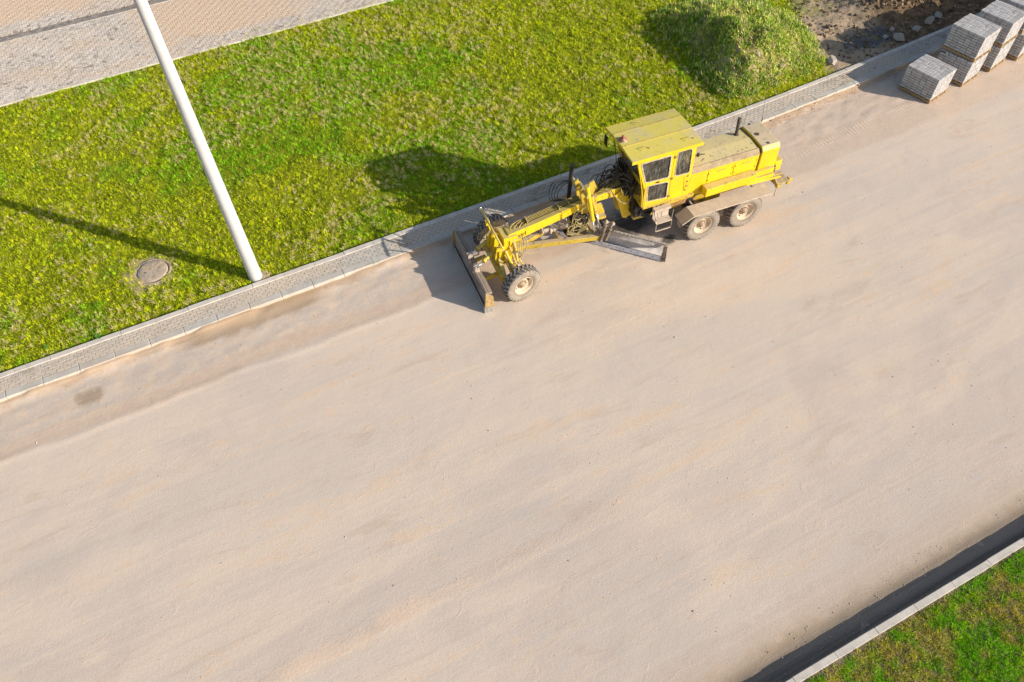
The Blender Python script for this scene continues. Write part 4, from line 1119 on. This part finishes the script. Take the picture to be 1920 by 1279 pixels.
# interior
mb = MB(); mb.box(1.55, 2.05, -.25, .25, 2.05, 2.18); mb.box(1.50, 1.62, -.24, .24, 2.16, 2.80); mb.box(1.6, 1.95, -.12, .12, 1.7, 2.05); mb.build('seat', M['seat'], G, bev=.04)
mb = MB(); mb.tube([(2.75, 0, 1.7), (2.45, 0, 2.55)], .035, 10)
for k in range(24):
    pass
mb.tube([(2.42+.2*math.cos(2*PI*k/24)*.9, .2*math.sin(2*PI*k/24), 2.58+.2*math.cos(2*PI*k/24)*.4) for k in range(25)], .014, 6); mb.build('steering_wheel', M['dark'], G)
mb = MB()
for i in range(7): mb.cyl((2.45+.04*i, -.42+.08*i*.4, 1.7), (2.40+.04*i, -.42+.08*i*.4, 2.35), .012, 6)
mb.build('control_lever', M['dark'], G)
mb = MB(); mb.tube([(1.75, .60, 2.7), (1.70, .62, 3.1), (1.62, .58, 3.42)], [.05, .035, .06], 8); mb.tube([(1.62, .60, 2.65), (1.66, .6, 2.95), (1.50, .6, 3.3)], [.07, .03, .03], 8); mb.build('rag', M['cloth'], G)

# steps ----------------------------------------------------------------
mb = MB(); mb.box(1.93, 2.50, .86, 1.02, 1.68, 1.70); mb.box(1.93, 2.50, 1.005, 1.02, 1.62, 1.68); mb.box(1.94, 2.48, .86, .875, 1.5, 1.68)
mb.box(1.92, 2.46, .88, 1.16, 1.235, 1.262); mb.box(1.92, 2.46, .88, .90, 1.25, 1.50)
for x in (1.92, 2.46):
    mb.cyl((x, 1.12, 1.26), (x, 1.13, 1.68), .010, 8); mb.cyl((x, .90, 1.24), (x, .80, 1.70), .012, 8); mb.cyl((x-.03, 1.12, .9), (x-.01, 1.13, 1.25), .010, 8)
mb.bar((1.90, 1.12, .9), (2.44, 1.12, .9), .04, .02); mb.bar((2.46, .9, 1.26), (2.48, .88, 1.68), .03, .03); mb.bar((2.46, 1.13, 1.26), (2.5, 1.02, 1.68), .05, .02); mb.box(2.30, 2.42, .75, .92, 1.42, 1.66)
mb.build('step', M['dustmetal'], G, bev=.004)
mb = MB(); mb.box(2.22, 2.36, .70, .90, 1.50, 1.66); mb.bar((.95, .68, 1.56), (2.2, .70, 1.52), .05, .12); mb.build('step_bracket', Yd, G, bev=.01)

# gooseneck boom -------------------------------------------------------
top = [(7.0, 1.66), (6.1, 1.80), (5.34, 1.94), (4.5, 2.10), (4.08, 2.17), (3.33, 2.27), (2.95, 2.25)]
bot = [(2.86, 1.90), (3.20, 1.72), (3.54, 1.95), (4.09, 1.95), (4.67, 1.80), (5.14, 1.67), (6.08, 1.48), (6.54, 1.36), (6.98, 1.30)]
mb = MB(); mb.side(top+bot, -.18, .18); boom = mb.build('boom', Yp, G, bev=.015)
mb = MB(); neck = rpoly([(3.50, 2.04), (3.22, 2.20), (2.90, 2.20), (2.86, 1.05), (3.02, .92), (3.14, .98), (3.34, 1.60)], .08)
for s in (-1, 1): mb.side(neck, s*.19, s*.235)
mb.box(2.7, 3.0, -.24, .24, 1.0, 1.3); mb.build('pivot_bracket', Yp, G, bev=.01)
mb = MB()
for s in (-1, 1): mb.cyl((3.19, s*.23, 1.95), (3.19, s*.262, 1.95), .17, 28)
mb.build('pivot_pin', Yp, G, bev=.01)
# saddle with lift arms
mb = MB()
mb.box(4.12, 4.62, -.24, .24, 2.05, 2.19); mb.box(4.12, 4.62, .18, .24, 1.72, 2.1); mb.box(4.12, 4.62, -.24, -.18, 1.72, 2.1); mb.box(4.12, 4.62, -.24, .24, 1.68, 1.76)
mb.side(rpoly([(4.66, 2.18), (4.76, 2.78), (4.66, 2.86), (4.50, 2.5), (4.44, 2.18)], .03), -.12, -.05)
mb.side(rpoly([(4.30, 2.18), (4.34, 2.66), (4.18, 2.72), (4.02, 2.35), (3.98, 1.95), (4.1, 1.95)], .03), -.02, .06)
mb.side(rpoly([(4.66, 2.18), (4.76, 2.72), (4.66, 2.80), (4.50, 2.5), (4.44, 2.18)], .03), .24, .31)
mb.bar((4.58, -.12, 2.62), (4.62, .50, 2.72), .09, .12); mb.bar((4.30, .0, 2.5), (4.62, .34, 2.66), .06, .08)
mb.cyl((4.64, .36, 2.68), (4.64, .62, 2.68), .055, 12); mb.cyl((4.62, -.28, 2.5), (4.62, -.60, 2.5), .06, 12)
mb.box(3.86, 4.14, .22, .44, 1.42, 1.52); mb.side(rpoly([(3.98, 1.95), (4.2, 1.95), (4.1, 1.4), (3.84, 1.38), (3.84, 1.55)], .05), .24, .29)
mb.build('lift_saddle', Yd, G, bev=.01)
# blade lift cylinders
def ram(a, b, r, f, col, name='lift_cylinder', rod=.5):
    a, b = Vector(a), Vector(b); m = a.lerp(b, f)
    mb = MB(); mb.cyl(a, m, r, 16); d = (b-a).normalized(); mb.cyl(a-d*.03, a+d*.05, r*1.2, 16); mb.cyl(m-d*.07, m+d*.01, r*1.18, 16)
    o = mb.build(name, col, G, bev=.006)
    mb = MB(); mb.cyl(m+d*.011, b, r*rod, 12); mb.build('rod', M['chrome'], o)
    mb = MB(); mb.cyl(b-Vector((0, .05, 0)), b+Vector((0, .05, 0)), r*.85, 12); mb.build('rod_eye', M['dustmetal'], o)
ram((4.65, .53, 3.02), (4.22, .52, .84), .066, .66, Yp, rod=.42)
ram((4.42, .40, 2.45), (4.00, .52, .92), .060, .42, Yd, rod=.5)
ram((4.66, -.50, 3.0), (4.72, -.55, .95), .062, .62, M['dark'], rod=.5)
ram((4.75, .0, 1.55), (4.2, -.85, .95), .05, .5, M['dark'], 'shift_cylinder')
ram((3.96, .72, .80), (3.76, .74, 1.42), .052, .65, M['grey2'], 'tilt_cylinder', .5)
ram((4.12, .70, .78), (3.95, .66, 1.50), .050, .8, M['grey2'], 'tilt_cylinder', .6)

# pipes along the boom + clamps
def bz(x):
    pts = top[::-1]
    for (x0, z0), (x1, z1) in zip(pts, pts[1:]):
        if x0 <= x <= x1: return z0+(z1-z0)*(x-x0)/(x1-x0)
    return top[0][1]
pipes = [MB(), MB()]
for i, y in enumerate((-.168, -.142, -.116, -.09, -.064, -.038, -.012, .014)):
    mb = pipes[i % 2]
    mb.tube([(x, y, bz(x)+.035) for x in (4.2, 4.5, 5.0, 5.34, 5.8, 6.1, 6.6-.06*i)] + [(6.72-.06*i, y*.8+.02, bz(6.7)+.06), (6.85-.06*i, y+.12, bz(6.8)+.03), (6.88-.06*i, .22, 1.5)], .011, 6)
pipes[0].build('pipe_or_gap_shade', Yp, G, split='loose'); pipes[1].build('pipe_or_gap_shade', M['dark'], G, split='loose')  # every other tube is dark, painting the shade between the pipes
mb = MB(); mb.side([(x, bz(x)+.002) for x in (4.65, 5.34, 6.1, 6.6)]+[(x, bz(x)+.012) for x in (6.6, 6.1, 5.34, 4.65)], -.172, .015); mb.build('pipe_gap_shade', M['dark'], G)  # thin dark strip standing in for the shade under the pipes
for x in (6.32, 5.28, 4.95):
    mb = MB(); mb.box(x-.012, x+.012, -.20, .06, bz(x), bz(x)+.09); mb.build('pipe_clamp', Yd, G)

# hoses ----------------------------------------------------------------
mb = MB()
for i in range(30):
    y0 = random.uniform(-.40, .12); y1 = random.uniform(-.50, .45); u = random.uniform(.12, .42)
    x0 = random.uniform(3.45, 4.15)
    mb.curve([(x0, y0*.6, bz(x0)+.05), (x0-.25, y0, 2.35+u), (3.22+random.uniform(-.1, .1), (y0+y1)/2, 2.35+u*random.uniform(.6, 1.1)), (3.02, y1, 2.05+random.random()*.3), (2.98, y1, 1.75)], .015, 6, 8)
for i in range(14):
    y1 = random.uniform(.20, .60)
    mb.curve([(3.35+random.random()*.2, .12, 2.25), (3.20, .3+.1*random.random(), 2.4+.1*random.random()), (3.02+.05*random.random(), y1, 2.0), (2.98, y1*.9, 1.5), (2.8, y1*.8, 1.15+.2*random.random())], .015, 6, 8)
for i in range(4):
    mb.curve([(4.62, -.55-.03*i, 2.35), (4.9+.1*i, -.66, 2.15+.08*i), (5.05+.08*i, -.6, 1.8), (4.8, -.45, 1.75)], .012, 6, 8)
mb.curve([(4.25, -.15, 2.35), (4.1, -.2, 2.62), (3.85, -.25, 2.6), (3.6, -.2, 2.3)], .014)
mb.build('black_hose', M['black'], G, split='loose')
mb = MB()
mb.curve([(3.62, .14, 2.24), (3.55, .32, 2.1), (3.35, .42, 1.85), (3.12, .42, 1.80), (3.00, .36, 2.1), (3.04, .25, 2.35)], .017, 8)
mb.curve([(3.38, .12, 2.33), (3.36, .28, 2.3), (3.26, .35, 2.05), (3.12, .3, 2.15)], .014, 8)
mb.curve([(4.05, .1, 2.2), (3.9, .2, 2.27), (3.7, .22, 2.23), (3.55, .28, 2.05)], .012, 8)
mb.build('yellow_hose', M['beige'], G, split='loose')
mb = MB()
for i in range(9):
    a = random.uniform(0, 6); c = Vector((4.72+random.uniform(-.12, .2), .42, 1.35+random.uniform(-.1, .1)))
    mb.curve([c+Vector((random.uniform(-.25, .3), random.uniform(-.15, .1), random.uniform(-.35, .35))) for _ in range(4)], .011, 6, 8)
mb.curve([(4.62, .5, 2.35), (4.85, .5, 2.3), (5.0, .45, 1.9), (4.95, .4, 1.4), (4.6, .5, 1.5)], .011, 6, 10)
mb.curve([(4.62, .5, 2.2), (4.9, .5, 2.05), (5.0, .4, 1.6), (5.15, .4, 1.2), (4.8, .45, 1.15), (4.55, .5, 1.4)], .011, 6, 10)
mb.curve([(4.45, .55, 1.75), (4.7, .5, 1.35), (5.1, .35, 1.25)], .012, 6, 10)
mb.build('dusty_hose', M['beige'], G, split='loose')
mb = MB()
mb.box(2.96, 3.22, -.48, .30, 1.95, 2.55); mb.box(2.90, 3.05, -.62, -.2, 1.6, 2.7)
for i in range(8): mb.cyl((3.1, -.44+i*.1, 2.5), (3.06, -.44+i*.1, 2.78), .02, 8); mb.cyl((3.2, -.44+i*.1, 2.2), (3.34, -.44+i*.1, 2.2), .028, 8)
mb.build('valve_block', M['black'], G, bev=.015)
mb = MB(); mb.box(2.35, 2.95, -.42, .60, 1.22, 1.62); mb.box(2.2, 2.8, .35, .66, 1.3, 1.5)
for i in range(5): mb.curve([(2.95, .3+.05*i, 1.55), (2.75, .62, 1.40-.03*i), (2.5, .70, 1.35-.03*i), (2.3, .6, 1.4)], .016, 6, 8)
mb.build('transmission', M['dark'], G, bev=.02)

# drawbar, circle, gear drive -------------------------------------------
mb = MB()
mb.bar((6.62, .02, .86), (4.10, .60, .86), .15, .17); mb.bar((6.62, -.02, .86), (4.10, -.78, .86), .15, .17)
mb.bar((4.18, -.82, .86), (4.18, .64, .86), .15, .15); mb.bar((5.3, -.35, .86), (5.3, .32, .86), .10, .12); mb.box(6.4, 6.78, -.14, .14, .78, .95)
mb.box(4.35, 4.9, -.5, .3, .80, .84)
mb.build('drawbar', Yd, G, bev=.012)
mb = MB(); R = .68
mb.lathe([(R, .0), (R, .09), (R-.12, .09), (R-.12, 0), (R, 0)], 64, 'z', (4.25, -.20, .60))
for k in range(64):
    a = 2*PI*k/64; m = Matrix.Translation((4.25, -.20, .61)) @ Matrix.Rotation(a, 4, 'Z'); mb.box(R-.005, R+.03, -.016, .016, 0, .07, m)
mb.build('circle_gear', M['dark'], G)
mb = MB(); mb.lathe([(0, .30), (.13, .29), (.16, .25), (.24, .24), (.26, .20), (.26, .05), (.20, 0)], 24, 'z', (5.02, -.24, .98))
for k in range(10):
    a = 2*PI*k/10; mb.cyl((5.02+.21*math.cos(a), -.24+.21*math.sin(a), 1.2), (5.02+.21*math.cos(a), -.24+.21*math.sin(a), 1.25), .018, 6)
mb.cyl((5.05, -.2, 1.2), (5.12, -.12, 1.34), .06, 10); mb.box(5.2, 5.5, -.25, -.08, .98, 1.16)
mb.cyl((5.35, -.02, 1.1), (5.78, -.08, 1.14), .075, 14); mb.cyl((5.5, 0, 1.1), (5.56, -.01, 1.11), .10, 14); mb.cyl((5.74, -.08, 1.14), (5.80, -.08, 1.14), .095, 14)
mb.build('swing_motor', M['dustmetal'], G, bev=.01)
mb = MB(); mb.box(4.3, 4.75, -.30, .15, .9, 1.35); mb.box(4.5, 4.7, -.1, .30, 1.0, 1.2); mb.cyl((4.3, -.2, .7), (4.3, -.2, 1.2), .16, 16); mb.build('swing_gearbox', M['dark'], G, bev=.03)

# grader blade -----------------------------------------------------------
BD = Vector((.736, -.677, 0)); BN = Vector((.677, .736, 0)); BO = Vector((2.27, 1.65, 0)); BL = 3.66
def bprof(th): # (n, z)
    pr = []
    for i in range(11):
        a = i/10; z = .13+.60*a; d = -.15*math.sin(PI*a)**.8 + .03*a
        pr.append((d, z))
    return pr
mb = MB(); pr = bprof(0); cols = []
for s in (0.02, BL-.02):
    fr = [mb.bm.verts.new(BO+BD*s+BN*d+Vector((0, 0, z))) for d, z in pr]
    bk = [mb.bm.verts.new(BO+BD*s+BN*(d-.035)+Vector((0, 0, z))) for d, z in pr]
    cols.append((fr, bk))
(a, b), (c, d) = cols
for i in range(10):
    for (p, q) in ((a, c), (b, d)):
        f = mb.bm.faces.new((p[i], p[i+1], q[i+1], q[i])); f.smooth = True
    mb.bm.faces.new((a[i], a[i+1], b[i+1], b[i])); mb.bm.faces.new((c[i], c[i+1], d[i+1], d[i]))
mb.bm.faces.new((a[0], b[0], d[0], c[0])); mb.bm.faces.new((a[-1], b[-1], d[-1], c[-1]))
mold = mb.build('grader_blade', M['steel'], G)
def bbar(s0, s1, n, z0, z1, w, mb): 
    m = Matrix((BD, BN, Vector((0, 0, 1)))).transposed().to_4x4(); m.translation = BO
    mb.box(s0, s1, n-w/2, n+w/2, z0, z1, m)
mb = MB(); bbar(0, BL/2-.003, .022, .015, .20, .022, mb); bbar(BL/2+.003, BL, .022, .015, .20, .022, mb); mb.build('cutting_edge', M['edge'], mold, bev=.004)
mb = MB()
for k in range(15):
    p = BO+BD*(.14+k*.24)+BN*.033+Vector((0, 0, .13)); mb.cyl(p, p+BN*.012, .014, 8)
mb.build('bolt', M['dark'], mold)
mb = MB(); bbar(.03, BL-.03, -.01, .735, .775, .07, mb); mb.build('blade_rail', mat_plain('chipped_white_edge', (.42, .38, .34), .8, .75, 22), mold)
mb = MB(); bbar(-.03, .10, .02, .10, .72, .10, mb); bbar(-.04, .12, .055, .04, .40, .03, mb)
for z in (.3, .38, .6): p = BO+BD*.04+BN*.075+Vector((0, 0, z)); mb.cyl(p, p+BN*.02, .022, 8)
mb.build('end_bit', M['dozer'], mold, bev=.006)
mb = MB()
for s in (2.0, 3.3):
    p = BO+BD*s; mb.bar(p-BN*.22+Vector((0, 0, .62)), p-BN*.2+Vector((0, 0, .25)), .12, .10)
mb.bar(BO+BD*1.9-BN*.2+Vector((0, 0, .45)), BO+BD*3.4-BN*.2+Vector((0, 0, .45)), .09, .09)
mb.bar(BO+BD*1.75-BN*.05+Vector((0, 0, .80)), BO+BD*2.0+BN*.1+Vector((0, 0, .80)), .12, .14); mb.bar(BO+BD*2.0+BN*.02+Vector((0, 0, .7)), Vector((4.1, .3, .9)), .08, .12)
mb.build('blade_arm', M['dark'], G, bev=.01)

# front axle and dozer linkage -------------------------------------------
mb = MB()
mb.box(6.72, 7.18, -.26, .26, 1.12, 1.62); mb.box(6.62, 7.0, -.20, .30, 1.30, 1.50)
mb.side(rpoly([(6.80, 1.2), (7.25, 1.2), (7.22, .50), (6.92, .50)], .05), -.20, -.14); mb.side(rpoly([(6.80, 1.2), (7.25, 1.2), (7.22, .50), (6.92, .50)], .05), .14, .20)
mb.bar((7.04, -.92, .58), (7.02, .98, .58), .16, .15); mb.box(6.96, 7.12, -.5, .5, .48, .56)
mb.cyl((7.04, .86, .42), (7.00, .88, .86), .06, 12); mb.cyl((7.08, -.84, .42), (7.06, -.82, .86), .06, 12)
mb.bar((7.00, .22, 1.30), (6.98, .95, .84), .05, .07); mb.bar((7.22, .22, 1.12), (7.12, .92, .78), .05, .10); mb.bar((7.0, -.22, 1.3), (7.02, -.92, .84), .05, .07)
mb.build('front_axle', Yp, G, bev=.012)
mb = MB()
mb.box(7.18, 7.40, -.42, .42, .95, 1.30)
for s in (-1, 1):
    mb.side(rpoly([(7.20, 1.40), (7.45, 1.42), (7.52, 1.0), (7.40, .42), (7.22, .42)], .05), s*.30, s*.36)
    mb.side(rpoly([(7.30, 1.62), (7.42, 1.62), (7.48, 1.1), (7.30, 1.1)], .03), s*.10, s*.14)
mb.bar((7.46, -.60, .62), (7.46, .92, .62), .12, .26); mb.bar((7.34, .06, 1.2), (7.42, .90, .72), .12, .05); mb.bar((7.24, .06, 1.25), (7.20, .82, .80), .05, .12)
mb.bar((7.34, -.06, 1.2), (7.42, -.75, .75), .12, .05)
mb.bar((7.58, -.34, .50), (8.10, -.36, .40), .08, .12); mb.bar((7.50, .48, .50), (8.12, .50, .40), .08, .12)
mb.build('front_frame', Yp, G, bev=.01)
mb = MB(); mb.cyl((7.42, -.98, 1.85), (7.42, .85, 1.85), .030, 10); mb.cyl((7.42, 0, 1.85), (7.38, 0, 1.35), .035, 10); mb.cyl((7.42, .55, 1.85), (7.3, .3, 1.3), .022, 8); mb.cyl((7.42, -.5, 1.85), (7.35, -.3, 1.3), .022, 8)
mb.box(7.36, 7.48, -.52, -.40, 1.7, 1.86); mb.build('front_crossbar', Yp, G)
mb = MB(); mb.cyl((7.42, -1.05, 1.85), (7.42, -.985, 1.85), .042, 12); mb.cyl((7.42, -1.02, 1.80), (7.42, -1.02, 1.93), .02, 10); mb.build('bar_end', M['chrome'], G)
ram((7.34, .03, 1.06), (8.15, .36, .86), .062, .62, Yp, 'dozer_cylinder')
ram((7.36, -.46, 1.08), (8.12, -.24, .86), .062, .62, Yp, 'dozer_cylinder')
ram((7.20, .45, 1.28), (7.06, .86, .78), .045, .6, Yp, 'lean_cylinder', .6)
ram((6.86, .24, 1.46), (6.92, .82, .72), .045, .7, Yd, 'steering_cylinder', .6)
mb = MB(); mb.cyl((6.98, .95, 1.42), (6.80, 1.0, .98), .018, 8); mb.cyl((7.25, .18, 1.35), (6.98, .82, .62), .020, 8); mb.cyl((7.2, .4, 1.1), (6.90, .62, .66), .02, 8); mb.build('steering_rod', Yp, G)
mb = MB()
for i in range(6):
    x = 6.92-.07*i
    mb.curve([(x, .20, 1.52), (x-.02, .30, 1.44), (x+.02, .42, 1.15), (x+.12, .52, .92), (x+.2, .6, .80)], .012, 6, 8)
for i in range(3):
    mb.tube([(6.82+.13*math.cos(t*.5+i)+.03*i, .52+.05*math.sin(t*.5), 1.08+.17*math.sin(t*.5+i)) for t in range(14)], .011, 6)
mb.curve([(6.5, .2, 1.5), (6.45, .35, 1.3), (6.55, .45, 1.0), (6.2, .42, .85), (5.9, .3, .95)], .012, 6)
mb.curve([(6.9, -.2, 1.5), (7.2, -.5, 1.5), (7.5, -.75, 1.2), (7.4, -.8, .95)], .012, 6)
mb.curve([(7.3, -.3, 1.4), (7.6, -.55, 1.35), (7.75, -.5, 1.15), (7.4, -.45, 1.15)], .012, 6)
mb.build('dusty_hose', M['beige'], G, split='loose')
# dozer blade
mb = MB()
pf = [(8.26, .03), (8.20, .28), (8.20, .55), (8.22, .78), (8.16, .80), (8.12, .74), (8.12, .10), (8.20, .03)]
mb.side(pf, -1.50, 1.36)
mb.box(8.00, 8.12, -1.48, 1.34, .66, .76); mb.box(8.02, 8.12, -1.48, 1.34, .20, .27)
for y in (-1.2, -.75, -.3, .15, .6, 1.05): mb.box(8.02, 8.12, y, y+.04, .27, .66)
dz = mb.build('dozer_blade', M['dozer'], G, bev=.01)
mb = MB(); mb.side(rpoly([(8.30, .10), (8.235, .80), (8.0, .62), (8.0, .10)], .02), 1.365, 1.43); mb.side(rpoly([(8.30, .10), (8.235, .80), (8.0, .62), (8.0, .10)], .02), -1.57, -1.505); mb.build('end_plate', M['endp'], dz, bev=.006)
mb = MB(); mb.box(8.03, 8.31, 1.30, 1.445, -.005, .24); mb.box(8.03, 8.31, -1.585, -1.44, -.005, .24)
mb.box(8.262, 8.285, -1.43, 1.29, .0, .20); mb.build('cutting_edge', M['grey'], dz, bev=.006)
mb = MB(); mb.cyl((8.12, .36, .86), (8.22, .36, .70), .05, 10); mb.box(8.05, 8.2, .28, .31, .6, .92); mb.box(8.05, 8.2, .41, .44, .6, .92); mb.box(8.05, 8.2, -.32, -.29, .6, .92); mb.box(8.05, 8.2, -.19, -.16, .6, .92)
mb.build('lug', M['dustmetal'], dz)

# ------------------------------------------------------------------ light, camera
w = bpy.data.worlds.new('World'); S.world = w; w.use_nodes = True
nt = w.node_tree; bg = nt.nodes['Background']; sky = nt.nodes.new('ShaderNodeTexSky')
sky.sky_type = 'NISHITA'; sky.sun_disc = False; sky.sun_elevation = SUN_EL; sky.sun_rotation = math.atan2(-SDX, -SDY)
sky.air_density = 1.0; sky.dust_density = 1.5
nt.links.new(sky.outputs[0], bg.inputs[0]); bg.inputs[1].default_value = .13
ld = bpy.data.lights.new('sun', 'SUN'); ld.energy = 5.7; ld.angle = math.radians(.55); ld.color = (1, .91, .78)
lo = bpy.data.objects.new('sun', ld); COL.objects.link(lo)
d = Vector((SDX*math.cos(SUN_EL), SDY*math.cos(SUN_EL), -math.sin(SUN_EL)))
lo.rotation_euler = d.to_track_quat('-Z', 'Y').to_euler(); lo.location = (20, -20, 20)

# camera solved from vanishing points: nadir (990,1740), road direction (5773,-1328), f=1440 px on 1920 px
f = 1440.0
dn = Vector((990-960, 1740-639.5, f)).normalized()
v = Vector((5773-960, -1328-639.5, f)); Xc = (v-dn*v.dot(dn)).normalized(); Zc = -dn; Yc_ = Zc.cross(Xc)
cam = bpy.data.cameras.new('camera'); co = bpy.data.objects.new('camera', cam); COL.objects.link(co)
ex = Vector((Xc[0], Yc_[0], Zc[0])); ey = -Vector((Xc[1], Yc_[1], Zc[1])); ez = -Vector((Xc[2], Yc_[2], Zc[2]))
m = Matrix((ex, ey, ez)).transposed().to_4x4(); m.translation = (0, 0, 18.0); co.matrix_world = m
cam.sensor_width = 36; cam.lens = f/1920*36; cam.clip_end = 6000; cam.clip_start = .1
S.camera = co
S.cycles.max_bounces = 6; S.cycles.diffuse_bounces = 3; S.cycles.glossy_bounces = 3; S.cycles.transparent_max_bounces = 12
S.render.resolution_x = 1024; S.render.resolution_y = 682
S.view_settings.view_transform = 'Standard'; S.view_settings.look = 'None'; S.view_settings.exposure = 0; S.view_settings.gamma = 1
